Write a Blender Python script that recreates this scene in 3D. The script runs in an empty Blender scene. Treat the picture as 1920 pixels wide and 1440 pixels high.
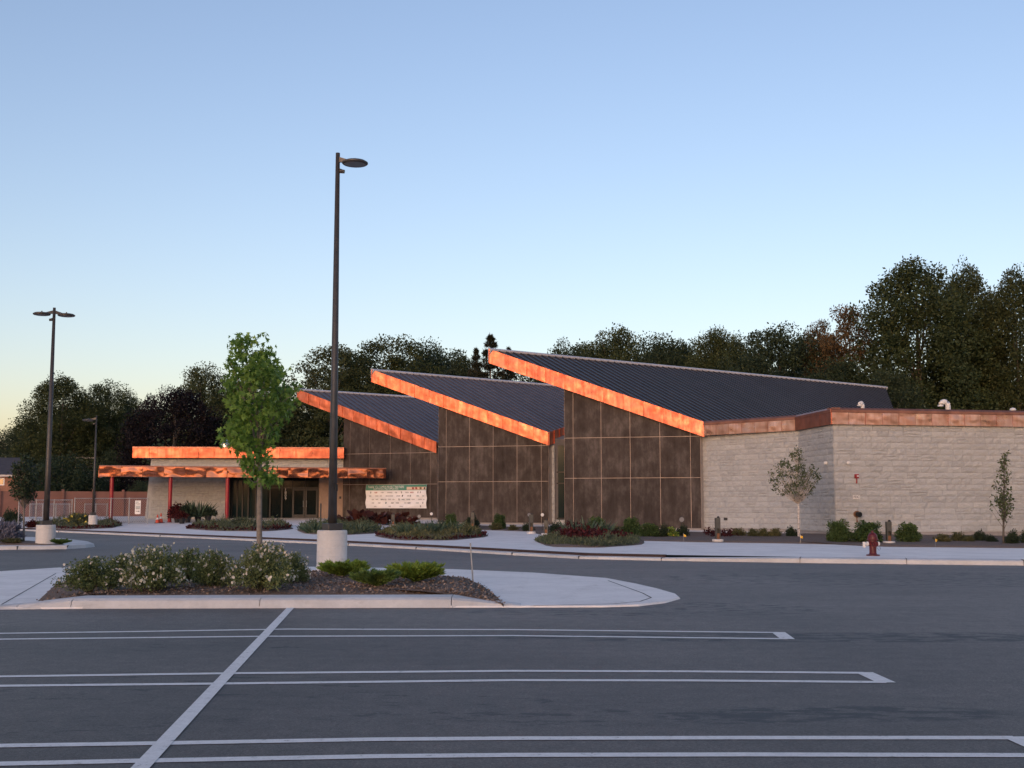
import bpy, bmesh, math, random
import numpy as np
from mathutils import Vector, Matrix
R_ = math.radians
sc = bpy.context.scene
COL = sc.collection
random.seed(7)
RNG = np.random.default_rng(7)

# ------------------------------------------------------------------ camera
F, PITCH, CH = 2250.0, math.atan(226 / 2250.0), 1.6
cam = bpy.data.cameras.new('camera'); camo = bpy.data.objects.new('camera', cam)
COL.objects.link(camo); sc.camera = camo
camo.location = (0, 0, CH)
camo.rotation_euler = (math.pi / 2 + PITCH, 0, 0)
cam.sensor_width = 36; cam.lens = F / 1920 * 36; cam.clip_start = .1; cam.clip_end = 4000

# ------------------------------------------------------------------ sky, sun, exposure
SUN_EL, SUN_ROT = R_(7.0), R_(-162)
world = bpy.data.worlds.new('World'); sc.world = world; world.use_nodes = True
wt = world.node_tree; bg = wt.nodes['Background']
sky = wt.nodes.new('ShaderNodeTexSky'); sky.sky_type = 'NISHITA'; sky.sun_disc = False
sky.sun_elevation = SUN_EL; sky.sun_rotation = SUN_ROT
sky.air_density = 1.05; sky.dust_density = 1.4; sky.ozone_density = 2.4
wb = wt.nodes.new('ShaderNodeMix'); wb.data_type = 'RGBA'; wb.blend_type = 'MULTIPLY'
wb.inputs[0].default_value = 1; wb.inputs[7].default_value = (1.195, .915, .895, 1)   # white balance
wt.links.new(sky.outputs[0], wb.inputs[6]); wt.links.new(wb.outputs[2], bg.inputs[0])
bg.inputs[1].default_value = .13
sun = bpy.data.lights.new('sun', 'SUN'); suno = bpy.data.objects.new('sun', sun); COL.objects.link(suno)
sd = Vector((math.sin(SUN_ROT) * math.cos(SUN_EL), math.cos(SUN_ROT) * math.cos(SUN_EL), math.sin(SUN_EL)))
suno.rotation_euler = (-sd).to_track_quat('-Z', 'Y').to_euler()
suno.location = (-20, -40, 30)
sun.energy = .27; sun.angle = R_(40); sun.color = (1, .80, .66)
sc.view_settings.view_transform = 'Standard'; sc.view_settings.look = 'None'
sc.view_settings.exposure = 1.31; sc.view_settings.gamma = 1; sc.view_settings.use_curve_mapping = False
sc.cycles.max_bounces = 6

# ------------------------------------------------------------------ photo geometry helpers
def ray(px, py):
    x, y = (px - 960) / F, (720 - py) / F
    s, c = math.sin(PITCH), math.cos(PITCH)
    return Vector((x, c - y * s, s + y * c))
def G(px, py, z=0.):                       # where the sight line meets a level plane
    d = ray(px, py); t = (z - CH) / d.z
    return Vector((d.x * t, d.y * t, z))
def at(px, py, Y):                         # point on the sight line at ground distance Y
    d = ray(px, py); t = Y / d.y
    return Vector((d.x * t, Y, CH + d.z * t))
CURBPX = ((-700, 971), (-120, 988.5), (110, 998), (300, 1006.5), (433, 1012.5), (597, 1020), (780, 1030), (960, 1041), (1085, 1048), (1240, 1051.5), (1500, 1055.5), (1700, 1058), (1920, 1060.5), (2500, 1066))
CURB = [G(x, y) for x, y in CURBPX]
def zg(p):                                 # the plaza rises gently from the kerb to the entrance
    yc = float(np.interp(p[0], [q.x for q in CURB], [q.y for q in CURB]))
    t = min(1, max(0, (p[1] - yc) / max(4, 86 - yc))); e = 1.2 + 1.3 * min(1, max(0, (p[0] + 25) / 30))
    return .15 + .5 * t ** e
def S(px, py):                             # point on the plaza
    z = .15
    for _ in range(25):
        p = G(px, py, z); z = .5 * z + .5 * zg(p)
    return Vector((p.x, p.y, zg(p)))
def hit(px, A, B, py=880):                 # plan point on line AB under a pixel column
    d = ray(px, py); dx, dy = B[0] - A[0], B[1] - A[1]
    det = d.x * (-dy) + dx * d.y
    t = (A[0] * (-dy) + dx * A[1]) / det
    return Vector((d.x * t, d.y * t))
def on_plane(px, py, P0, n):
    d = ray(px, py); o = Vector((0, 0, CH))
    t = (P0 - o).dot(n) / d.dot(n)
    return o + d * t

# ------------------------------------------------------------------ materials
MATS = {}
def new_mat(name):
    m = bpy.data.materials.new(name); m.use_nodes = True; MATS[name] = m
    nt = m.node_tree
    return m, nt, nt.nodes['Principled BSDF']
def N(nt, t, **kw):
    n = nt.nodes.new(t)
    for k, v in kw.items(): setattr(n, k, v)
    return n
def noise(nt, scale, detail=4, rough=.55, coord='Object', stretch=None, off=None):
    tc = N(nt, 'ShaderNodeTexCoord'); src = tc.outputs[coord]
    if stretch or off:
        mp = N(nt, 'ShaderNodeMapping')
        if stretch: mp.inputs['Scale'].default_value = stretch
        if off: mp.inputs['Location'].default_value = off
        nt.links.new(src, mp.inputs[0]); src = mp.outputs[0]
    n = N(nt, 'ShaderNodeTexNoise'); n.inputs['Scale'].default_value = scale
    n.inputs['Detail'].default_value = detail; n.inputs['Roughness'].default_value = rough
    nt.links.new(src, n.inputs['Vector'])
    return n.outputs['Fac']
def ramp(nt, fac, stops):
    r = N(nt, 'ShaderNodeValToRGB'); e = r.color_ramp.elements
    while len(e) < len(stops): e.new(.5)
    for i, (p, c) in enumerate(stops):
        e[i].position = p; e[i].color = (*c, 1) if len(c) == 3 else c
    nt.links.new(fac, r.inputs[0]); return r.outputs[0]
def mixc(nt, fac, a, b, mode='MIX'):
    m = N(nt, 'ShaderNodeMix', data_type='RGBA', blend_type=mode)
    for s, v in ((0, fac), (6, a), (7, b)):
        if hasattr(v, 'is_output'): nt.links.new(v, m.inputs[s])
        elif s == 0: m.inputs[0].default_value = v
        else: m.inputs[s].default_value = (*v, 1)
    return m.outputs[2]
def bump(nt, p, h, strength=.3, dist=.02):
    b = N(nt, 'ShaderNodeBump'); b.inputs['Strength'].default_value = strength; b.inputs['Distance'].default_value = dist
    nt.links.new(h, b.inputs['Height']); nt.links.new(b.outputs[0], p.inputs['Normal'])
def simple(name, col, rough=.6, metal=0., var=.15, scale=3., bstr=0., bscale=40, spec=.5, island=0.):
    m, nt, p = new_mat(name)
    f = noise(nt, scale)
    lo = tuple(c * (1 - var) for c in col); hi = tuple(min(1, c * (1 + var)) for c in col)
    c = ramp(nt, f, [(.3, lo), (.7, hi)])
    if island:
        g = N(nt, 'ShaderNodeObjectInfo')
        rr = ramp(nt, g.outputs['Random'], [(0, (1 - island,) * 3), (1, (1 + island,) * 3)])
        c = mixc(nt, 1., c, rr, 'MULTIPLY')
    nt.links.new(c, p.inputs['Base Color'])
    p.inputs['Roughness'].default_value = rough; p.inputs['Metallic'].default_value = metal
    p.inputs['Specular IOR Level'].default_value = spec
    if bstr: bump(nt, p, noise(nt, bscale, 5), bstr)
    return m
def leafmat(name, dark, light, trans=.3, rough=.6, warm=None):
    m, nt, p = new_mat(name)
    g = N(nt, 'ShaderNodeNewGeometry')
    c = ramp(nt, g.outputs['Random Per Island'], [(0, dark), (.6, tuple((a + b) / 2 for a, b in zip(dark, light))), (1, light)])
    big = ramp(nt, noise(nt, .6, 3), [(.3, (.72, .74, .78)), (.7, (1.2, 1.15, 1.05))])
    c = mixc(nt, 1., c, big, 'MULTIPLY')
    oi = N(nt, 'ShaderNodeObjectInfo')
    c = mixc(nt, 1., c, ramp(nt, oi.outputs['Random'], [(0, (.82, .86, .8)), (1, (1.15, 1.08, 1.05))]), 'MULTIPLY')
    nt.links.new(c, p.inputs['Base Color']); p.inputs['Roughness'].default_value = rough
    p.inputs['Specular IOR Level'].default_value = .25
    tr = N(nt, 'ShaderNodeBsdfTranslucent'); nt.links.new(c, tr.inputs[0])
    mx = N(nt, 'ShaderNodeMixShader'); mx.inputs[0].default_value = trans
    nt.links.new(p.outputs[0], mx.inputs[1]); nt.links.new(tr.outputs[0], mx.inputs[2])
    nt.links.new(mx.outputs[0], nt.nodes['Material Output'].inputs[0])
    return m

def make_materials():
    # asphalt
    m, nt, p = new_mat('asphalt')
    base = ramp(nt, noise(nt, .22, 5, .6), [(.30, (.096, .083, .073)), (.70, (.160, .139, .122))])
    grain = ramp(nt, noise(nt, 38, 4, .75), [(.3, (.45, .45, .45)), (.5, (.95, .95, .95)), (.72, (1.7, 1.7, 1.7))])
    mid = ramp(nt, noise(nt, 7, 5, .7, stretch=(1, .6, 1)), [(.3, (.86, .86, .86)), (.7, (1.12, 1.12, 1.12))])
    c = mixc(nt, 1., mixc(nt, 1., base, grain, 'MULTIPLY'), mid, 'MULTIPLY')
    c = mixc(nt, 1., c, ramp(nt, noise(nt, .05, 3), [(.35, (.84, .84, .85)), (.65, (1.16, 1.16, 1.15))]), 'MULTIPLY')
    c = mixc(nt, 1., c, ramp(nt, noise(nt, 1.3, 5, .7, stretch=(.10, 1, 1)), [(.35, (.90, .90, .90)), (.65, (1.10, 1.10, 1.10))]), 'MULTIPLY')
    c = mixc(nt, 1., c, ramp(nt, noise(nt, 95, 2, .8), [(.34, (.62, .62, .62)), (.5, (1, 1, 1)), (.70, (1.5, 1.5, 1.5))]), 'MULTIPLY')
    c = mixc(nt, 1., c, ramp(nt, noise(nt, 4.5, 9, .88), [(.36, (.74, .74, .74)), (.5, (1, 1, 1)), (.64, (1.3, 1.3, 1.3))]), 'MULTIPLY')
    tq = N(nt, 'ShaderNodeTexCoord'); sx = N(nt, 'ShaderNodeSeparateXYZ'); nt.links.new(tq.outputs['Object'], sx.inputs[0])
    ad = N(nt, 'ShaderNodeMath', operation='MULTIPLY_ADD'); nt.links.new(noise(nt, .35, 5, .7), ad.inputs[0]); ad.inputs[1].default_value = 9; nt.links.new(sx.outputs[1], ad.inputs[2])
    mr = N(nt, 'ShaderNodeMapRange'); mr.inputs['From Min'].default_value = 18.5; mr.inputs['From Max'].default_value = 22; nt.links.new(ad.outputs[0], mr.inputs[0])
    c = mixc(nt, 1., c, mixc(nt, mr.outputs[0], (.90, .89, .88), (1.13, 1.13, 1.12)), 'MULTIPLY')   # darker towards the near bays, paler drive lane
    # drips and oil marks along the bays
    tc = N(nt, 'ShaderNodeTexCoord'); mask = None
    for (px, py, sx, sy, thr) in ((1600, 1338, 1.4, .40, .455), (1395, 1345, .75, .34, .47), (1020, 1345, 1.9, .42, .52), (1720, 1085, 7, 3.0, .52), (300, 1290, 2.4, .9, .56), (1180, 1140, 3.5, 1.6, .52), (1690, 1195, 6.5, .6, .46), (520, 1215, 2.5, .8, .56), (800, 1320, 2.2, .6, .57), (200, 1360, 1.4, .5, .56)):
        q = G(px, py)
        mp = N(nt, 'ShaderNodeMapping'); mp.vector_type = 'TEXTURE'
        mp.inputs['Location'].default_value = q; mp.inputs['Scale'].default_value = (sx, sy, 1)
        nt.links.new(tc.outputs['Object'], mp.inputs[0])
        gr = N(nt, 'ShaderNodeTexGradient', gradient_type='SPHERICAL'); nt.links.new(mp.outputs[0], gr.inputs[0])
        nn = noise(nt, 2.6, 6, .68, off=(px * .1, py * .1, 0), stretch=(1, 2.2, 1))
        rr = N(nt, 'ShaderNodeMapRange'); rr.inputs['From Min'].default_value = thr; rr.inputs['From Max'].default_value = thr + .07
        nt.links.new(nn, rr.inputs[0])
        gm = N(nt, 'ShaderNodeMath', operation='MULTIPLY'); 
        gs = N(nt, 'ShaderNodeMapRange'); gs.inputs['From Max'].default_value = .25; nt.links.new(gr.outputs['Fac'], gs.inputs[0])
        nt.links.new(rr.outputs[0], gm.inputs[0]); nt.links.new(gs.outputs[0], gm.inputs[1])
        if mask is None: mask = gm.outputs[0]
        else:
            mx = N(nt, 'ShaderNodeMath', operation='MAXIMUM'); nt.links.new(mask, mx.inputs[0]); nt.links.new(gm.outputs[0], mx.inputs[1]); mask = mx.outputs[0]
    sc_ = N(nt, 'ShaderNodeMath', operation='MULTIPLY'); nt.links.new(mask, sc_.inputs[0]); sc_.inputs[1].default_value = .92
    c = mixc(nt, sc_.outputs[0], c, (.028, .026, .025))
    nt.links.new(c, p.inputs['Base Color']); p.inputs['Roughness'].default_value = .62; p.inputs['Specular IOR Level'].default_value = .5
    bump(nt, p, noise(nt, 60, 4, .7), .55, .012)
    # concrete
    def concrete(name, col, v=.1):
        m, nt, p = new_mat(name)
        a = ramp(nt, noise(nt, .9, 6, .65), [(.3, tuple(x * (1 - v) for x in col)), (.7, tuple(x * (1 + v) for x in col))])
        b = ramp(nt, noise(nt, 14, 5, .7), [(.3, (.93,) * 3), (.7, (1.05,) * 3)])
        s = ramp(nt, noise(nt, 2.2, 6, .75, stretch=(1, .25, 3)), [(.55, (1, 1, 1)), (.75, (.8, .79, .77))])
        c = mixc(nt, 1., mixc(nt, 1., a, b, 'MULTIPLY'), s, 'MULTIPLY')
        nt.links.new(c, p.inputs['Base Color']); p.inputs['Roughness'].default_value = .7; p.inputs['Specular IOR Level'].default_value = .45
        bump(nt, p, noise(nt, 30, 6, .7), .25, .01)
    concrete('concrete', (.83, .795, .765)); concrete('kerb_concrete', (.58, .575, .57), .17); concrete('cast_concrete', (.62, .60, .58), .09)
    m, nt, p = new_mat('road_paint')
    w = ramp(nt, noise(nt, 9, 7, .8), [(.33, (.24, .23, .22)), (.41, (.74, .73, .71)), (.60, (.84, .83, .81)), (.8, (.93, .92, .90))])
    f = ramp(nt, noise(nt, 70, 3, .8), [(.3, (.78,) * 3), (.48, (1,) * 3)])
    nt.links.new(mixc(nt, 1., w, f, 'MULTIPLY'), p.inputs['Base Color']); p.inputs['Roughness'].default_value = .75
    bump(nt, p, noise(nt, 60, 4, .7), .4, .01)
    # mulch
    m, nt, p = new_mat('mulch')
    c = ramp(nt, noise(nt, 26, 6, .8, stretch=(1, 2.5, 1)), [(.3, (.05, .037, .032)), (.5, (.15, .115, .098)), (.72, (.29, .24, .21))])
    nt.links.new(c, p.inputs['Base Color']); p.inputs['Roughness'].default_value = .9; bump(nt, p, noise(nt, 30, 6, .8), .9, .05)
    leafmat('mulch_chip', (.07, .05, .042), (.38, .31, .27), 0., .85)
    # grass and soil far off
    m, nt, p = new_mat('lawn')
    c = ramp(nt, noise(nt, .7, 8, .8), [(.3, (.018, .030, .012)), (.7, (.05, .065, .028))])
    nt.links.new(c, p.inputs['Base Color']); p.inputs['Roughness'].default_value = .9
    # copper: bright sheet and the hand-worn, streaked sheet
    def copper(name, cols, rough, wave, wscale, streak):
        m, nt, p = new_mat(name)
        oi = N(nt, 'ShaderNodeObjectInfo')
        tc = N(nt, 'ShaderNodeTexCoord')
        vm = N(nt, 'ShaderNodeVectorMath', operation='MULTIPLY_ADD')
        cx = N(nt, 'ShaderNodeCombineXYZ'); nt.links.new(oi.outputs['Random'], cx.inputs[0]); nt.links.new(oi.outputs['Random'], cx.inputs[2])
        vm.inputs[1].default_value = (37, 0, 19); nt.links.new(cx.outputs[0], vm.inputs[0]); nt.links.new(tc.outputs['Object'], vm.inputs[2])
        def nz(scale, detail, stretch=(1, 1, 1)):
            mp = N(nt, 'ShaderNodeMapping'); mp.inputs['Scale'].default_value = stretch
            nt.links.new(vm.outputs[0], mp.inputs[0])
            n = N(nt, 'ShaderNodeTexNoise'); n.inputs['Scale'].default_value = scale; n.inputs['Detail'].default_value = detail
            nt.links.new(mp.outputs[0], n.inputs['Vector']); return n.outputs['Fac']
        c = ramp(nt, nz(1.4, 4), [(.32, cols[0]), (.68, cols[1])])
        if streak:
            st = ramp(nt, nz(5, 5, (1, 1, .22)), [(.40, cols[2]), (.60, (1, 1, 1))])
            blot = ramp(nt, nz(1.1, 5), [(.42, (.35, .35, .35)), (.62, (0, 0, 0))])
            c = mixc(nt, streak, c, mixc(nt, 1., c, st, 'MULTIPLY'))
            c = mixc(nt, blot, c, cols[3])
        c = mixc(nt, 1., c, ramp(nt, oi.outputs['Random'], [(0, (.84, .80, .80)), (1, (1.1, 1.08, 1.06))]), 'MULTIPLY')
        nt.links.new(c, p.inputs['Base Color']); p.inputs['Metallic'].default_value = 1; 
        rr = ramp(nt, nz(2.5, 4), [(.3, (rough * .8,) * 3), (.7, (rough * 1.35,) * 3)])
        nt.links.new(rr, p.inputs['Roughness'])
        b = N(nt, 'ShaderNodeBump'); b.inputs['Strength'].default_value = 1; b.inputs['Distance'].default_value = wave
        nt.links.new(nz(wscale, 1.5, (1, 1, 1.5)), b.inputs['Height']); nt.links.new(b.outputs[0], p.inputs['Normal'])
    copper('copper_bright', ((.50, .15, .085), (.60, .20, .12), (.62, .52, .50), (.34, .11, .07)), .36, .06, .95, .75)
    copper('copper_wavy', ((.60, .20, .105), (.70, .25, .14)), .16, .14, .85, 0)
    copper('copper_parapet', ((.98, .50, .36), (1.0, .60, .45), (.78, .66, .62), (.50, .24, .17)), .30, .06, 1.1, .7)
    copper('copper_worn', ((.52, .155, .095), (.64, .21, .13), (.58, .48, .46), (.25, .10, .08)), .38, .05, 1.0, .85)
    simple('copper_coping', (.36, .16, .11), .45, .8, .25, 2)
    # patinated dark wall panels
    m, nt, p = new_mat('dark_panel')
    oi = N(nt, 'ShaderNodeObjectInfo')
    a = ramp(nt, noise(nt, 1.5, 7, .68, stretch=(1, 1, .6)), [(.32, (.032, .024, .021)), (.5, (.054, .044, .040)), (.68, (.100, .086, .079))])
    st = ramp(nt, noise(nt, 4.5, 6, .7, stretch=(1, 1, .07)), [(.32, (.74, .72, .71)), (.52, (1, 1, 1)), (.72, (1.28, 1.26, 1.25))])
    c = mixc(nt, 1., mixc(nt, 1., a, st, 'MULTIPLY'), ramp(nt, oi.outputs['Random'], [(0, (.84, .82, .82)), (1, (1.16, 1.14, 1.12))]), 'MULTIPLY')
    nt.links.new(c, p.inputs['Base Color']); p.inputs['Roughness'].default_value = .68; p.inputs['Specular IOR Level'].default_value = .22
    bump(nt, p, noise(nt, 1.7, 4), .25, .03)
    simple('joint_trim', (.36, .30, .28), .45, .3, .2, 3)
    # stone
    m, nt, p = new_mat('split_stone')
    oi = N(nt, 'ShaderNodeObjectInfo')
    c = ramp(nt, noise(nt, 5, 7, .7), [(.3, (.390, .405, .410)), (.7, (.530, .548, .552))])
    c = mixc(nt, 1., c, ramp(nt, oi.outputs['Random'], [(0, (.90, .88, .865)), (.5, (1, .985, .97)), (1, (1.08, 1.06, 1.03))]), 'MULTIPLY')
    nt.links.new(c, p.inputs['Base Color']); p.inputs['Roughness'].default_value = .9
    bump(nt, p, noise(nt, 6, 7, .65), .8, .06)
    simple('mortar', (.30, .275, .26), .95, var=.1)
    simple('tan_plaster', (.30, .215, .165), .85, var=.12, bstr=.2)
    # metals, glass, plastics
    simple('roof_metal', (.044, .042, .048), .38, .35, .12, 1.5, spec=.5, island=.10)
    simple('roof_metal_sky_sheen', (.105, .092, .104), .42, .35, .12, 1.5, island=.08)  # paler copy of the roof metal, grazing sky reflection put into the colour
    simple('ridge_metal', (.52, .50, .54), .45, .3, .1)
    simple('soffit', (.09, .065, .055), .7); simple('soffit_light', (.36, .31, .27), .8)
    simple('flat_roof', (.22, .21, .20), .9)
    simple('bronze_metal', (.062, .058, .056), .45, .3, .2, 4)
    simple('bronze_frame', (.018, .017, .017), .5, 0.)
    simple('lens', (.20, .20, .21), .3); simple('galvanised', (.42, .41, .41), .42, .7, .15, 6); simple('vent_metal', (.66, .66, .68), .25, .85, .1)
    simple('vent_white', (.72, .71, .70), .5)
    simple('red_paint', (.30, .008, .018), .38, 0, .12); simple('hydrant_red', (.095, .006, .010), .42, 0, .25, 8, bstr=.15)
    simple('white_paint', (.72, .71, .69), .5, var=.06); simple('black_paint', (.012, .012, .013), .45)
    simple('brass', (.30, .16, .09), .35, .8); simple('steel', (.35, .35, .36), .35, .9)
    simple('cone_orange', (.62, .075, .03), .5); simple('flag_yellow', (.75, .43, .04), .6); simple('brown_wall', (.215, .105, .078), .85, var=.15, scale=.7, bstr=.2)
    simple('strip_brown', (.045, .024, .020), .8); simple('joint_dark', (.10, .098, .095), .9)
    simple('house_brick', (.24, .12, .08), .9, var=.25, scale=5); simple('shingle', (.045, .050, .068), .85, var=.25, scale=4)
    simple('siding', (.46, .43, .40), .8); simple('bollard_green', (.085, .082, .070), .55, .3, .2, 6); simple('bollard_rust', (.22, .095, .045), .75, 0, .3, 9)
    m, nt, p = new_mat('dark_glass')
    p.inputs['Base Color'].default_value = (.006, .012, .014, 1); p.inputs['Roughness'].default_value = .06; p.inputs['Specular IOR Level'].default_value = .12
    bump(nt, p, noise(nt, .8, 2), .02, .02)
    m, nt, p = new_mat('teal_glass')
    c = ramp(nt, noise(nt, 2, 4, stretch=(1, 1, .1)), [(.3, (.006, .016, .018)), (.7, (.020, .040, .042))])
    nt.links.new(c, p.inputs['Base Color']); p.inputs['Roughness'].default_value = .08; p.inputs['Specular IOR Level'].default_value = .12
    m, nt, p = new_mat('window_glass')
    p.inputs['Base Color'].default_value = (.05, .06, .07, 1); p.inputs['Roughness'].default_value = .05
    # banner
    simple('banner_white', (.80, .80, .81), .55, var=.04); simple('banner_green', (.055, .22, .16), .55, var=.1, scale=2)
    simple('banner_cream', (.66, .50, .38), .6); simple('ink_dark', (.05, .05, .055), .6); simple('ink_grey', (.30, .30, .31), .6)
    simple('ink_red', (.35, .06, .05), .6); simple('ink_teal', (.12, .22, .24), .6); simple('ink_brown', (.20, .10, .04), .6)
    # bark and leaves
    m, nt, p = new_mat('bark')
    c = ramp(nt, noise(nt, 9, 6, .7, stretch=(1, 1, .25)), [(.3, (.055, .045, .036)), (.7, (.17, .145, .12))])
    nt.links.new(c, p.inputs['Base Color']); p.inputs['Roughness'].default_value = .9; bump(nt, p, noise(nt, 14, 5, .7, stretch=(1, 1, .3)), .6, .03)
    simple('young_bark', (.20, .175, .15), .85, var=.3, scale=9, bstr=.3)
    m, nt, p = new_mat('birch_bark')
    c = ramp(nt, noise(nt, 8, 5, .7, stretch=(.6, .6, 3)), [(.36, (.10, .07, .055)), (.47, (.58, .53, .49)), (.8, (.68, .64, .60))])
    nt.links.new(c, p.inputs['Base Color']); p.inputs['Roughness'].default_value = .8
    leafmat('leaf_maple', (.042, .066, .030), (.080, .108, .050), .3)
    leafmat('leaf_deep', (.028, .050, .030), (.054, .080, .044), .28)
    leafmat('leaf_locust', (.052, .074, .032), (.094, .116, .054), .35)
    leafmat('leaf_warm', (.088, .066, .034), (.138, .098, .050), .32)
    leafmat('leaf_beech', (.005, .004, .007), (.015, .009, .013), .12)
    leafmat('needle', (.010, .016, .011), (.030, .034, .022), .1)
    leafmat('leaf_sweetgum', (.100, .205, .040), (.245, .410, .098), .45, .5)
    leafmat('leaf_birch', (.060, .090, .042), (.165, .205, .105), .3)
    leafmat('leaf_shrub', (.085, .120, .048), (.230, .280, .120), .3)
    leafmat('leaf_box', (.040, .080, .028), (.115, .180, .062), .25)
    leafmat('leaf_olive', (.070, .082, .036), (.190, .190, .095), .25)
    leafmat('leaf_juniper', (.120, .205, .030), (.330, .460, .090), .25)
    leafmat('leaf_juniper_deep', (.075, .150, .038), (.210, .320, .095), .25)
    leafmat('leaf_canna', (.040, .015, .014), (.130, .045, .036), .25, .4)
    leafmat('leaf_coleus', (.030, .006, .009), (.110, .022, .024), .25)
    leafmat('leaf_iris', (.055, .100, .065), (.170, .230, .165), .25)
    leafmat('leaf_sage', (.065, .090, .055), (.165, .195, .120), .25)
    leafmat('leaf_lavender', (.13, .13, .20), (.34, .33, .46), .2)
    leafmat('petal_white', (.55, .54, .48), (.80, .78, .70), .2)
    leafmat('petal_yellow', (.55, .42, .05), (.75, .62, .16), .2)
    leafmat('petal_red', (.45, .05, .03), (.65, .14, .08), .2)
make_materials()
M = MATS

# ------------------------------------------------------------------ mesh helpers
def tag(o, label=None, cat=None, group=None, kind=None):
    if label: o['label'] = label
    if cat: o['category'] = cat
    if group: o['group'] = group
    if kind: o['kind'] = kind
    return o
def root(name, loc, label, cat, group=None, rz=0., scale=None):
    o = bpy.data.objects.new(name, None); COL.objects.link(o); o.location = loc; o.rotation_euler = (0, 0, rz)
    if scale: o.scale = scale
    o.empty_display_size = .3
    return tag(o, label, cat, group)
def link(name, me, parent=None, local=False):
    o = bpy.data.objects.new(name, me); COL.objects.link(o)
    if parent is not None:
        o.parent = parent
        if not local and parent.type == 'EMPTY': o.matrix_parent_inverse = Matrix.Translation(-Vector(parent.location))
    return o
class MB:
    def __init__(s): s.v = []; s.f = []
    def add(s, v, f):
        n = len(s.v); s.v += [tuple(x) for x in v]; s.f += [tuple(i + n for i in q) for q in f]; return s
    def box(s, c, d, rz=0., rx=0.):
        m = Matrix.Rotation(rz, 3, 'Z') @ Matrix.Rotation(rx, 3, 'X'); c = Vector(c)
        v = [c + m @ Vector((x * d[0] / 2, y * d[1] / 2, z * d[2] / 2)) for z in (-1, 1) for (x, y) in ((-1, -1), (1, -1), (1, 1), (-1, 1))]
        return s.add(v, [(3, 2, 1, 0), (4, 5, 6, 7), (0, 1, 5, 4), (1, 2, 6, 5), (2, 3, 7, 6), (3, 0, 4, 7)])
    def prism(s, lo, hi):                       # two matching loops
        n = len(lo); f = [tuple(range(n - 1, -1, -1)), tuple(range(n, 2 * n))]
        f += [(i, (i + 1) % n, n + (i + 1) % n, n + i) for i in range(n)]
        return s.add(list(lo) + list(hi), f)
    def tube(s, pts, rad, n=8, caps=True):
        pts = [Vector(p) for p in pts]; base = len(s.v)
        if not hasattr(rad, '__len__'): rad = [rad] * len(pts)
        for i, p in enumerate(pts):
            d = (pts[min(i + 1, len(pts) - 1)] - pts[max(i - 1, 0)]).normalized()
            a = d.orthogonal().normalized() if abs(d.z) < .95 else Vector((1, 0, 0)); a = (a - d * a.dot(d)).normalized(); b = d.cross(a)
            s.v += [tuple(p + (a * math.cos(2 * math.pi * k / n) + b * math.sin(2 * math.pi * k / n)) * rad[i]) for k in range(n)]
        for i in range(len(pts) - 1):
            for k in range(n):
                s.f.append((base + i * n + k, base + i * n + (k + 1) % n, base + (i + 1) * n + (k + 1) % n, base + (i + 1) * n + k))
        if caps:
            s.f.append(tuple(base + k for k in range(n - 1, -1, -1))); s.f.append(tuple(base + (len(pts) - 1) * n + k for k in range(n)))
        return s
    def lathe(s, c, prof, n=20):                # prof: (radius, height) pairs
        return s.tube([(c[0], c[1], c[2] + h) for r, h in prof], [r for r, h in prof], n) if False else s._lathe(c, prof, n)
    def _lathe(s, c, prof, n):
        base = len(s.v)
        for r, h in prof:
            s.v += [(c[0] + r * math.cos(2 * math.pi * k / n), c[1] + r * math.sin(2 * math.pi * k / n), c[2] + h) for k in range(n)]
        for i in range(len(prof) - 1):
            for k in range(n):
                s.f.append((base + i * n + k, base + i * n + (k + 1) % n, base + (i + 1) * n + (k + 1) % n, base + (i + 1) * n + k))
        s.f.append(tuple(base + k for k in range(n - 1, -1, -1))); s.f.append(tuple(base + (len(prof) - 1) * n + k for k in range(n)))
        return s
    def mesh(s, name, mat, smooth=False, bevel=0.):
        me = bpy.data.meshes.new(name); me.from_pydata(s.v, [], s.f)
        bm = bmesh.new(); bm.from_mesh(me); bmesh.ops.recalc_face_normals(bm, faces=bm.faces)
        if bevel: bmesh.ops.bevel(bm, geom=list(bm.edges), offset=bevel, segments=1, affect='EDGES', profile=.5)
        bm.to_mesh(me); bm.free()
        me.materials.append(M[mat])
        if smooth:
            for p in me.polygons: p.use_smooth = True
        return me
    def build(s, name, mat, parent=None, smooth=False, local=False, bevel=0.):
        return link(name, s.mesh(name, mat, smooth, bevel), parent, local)
def V3(p, z): return Vector((p[0], p[1], z))
def raw_mesh(name, verts, k, mat):              # many loose k-gons at once
    n = len(verts) // k
    me = bpy.data.meshes.new(name); me.vertices.add(len(verts)); me.vertices.foreach_set('co', np.asarray(verts, dtype=np.float32).ravel())
    me.loops.add(n * k); me.loops.foreach_set('vertex_index', np.arange(n * k, dtype=np.int32))
    me.polygons.add(n); me.polygons.foreach_set('loop_start', np.arange(0, n * k, k, dtype=np.int32))
    me.polygons.foreach_set('loop_total', np.full(n, k, dtype=np.int32))
    me.materials.append(M[mat]); me.update(); me.validate()
    return me
LEAF = {'diamond': [(0, 0), (.5, .28), (1, 0), (.5, -.28)],
        'tri': [(0, -.16), (0, .16), (1, 0)],
        'blade': [(0, -.05), (.55, -.045), (1, 0), (.55, .045), (0, .05)],
        'oval': [(0, 0), (.25, .26), (.7, .24), (1, 0), (.7, -.24), (.25, -.26)],
        'star': [(0, 0), (.12, .50), (.34, .17), (.72, .40), (.55, .10), (1, 0), (.55, -.10), (.72, -.40), (.34, -.17), (.12, -.50)],
        'petal': [(.5, .5), (0, .35), (-.35, .0), (0, -.45), (.5, -.4), (.7, .05)]}
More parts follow.
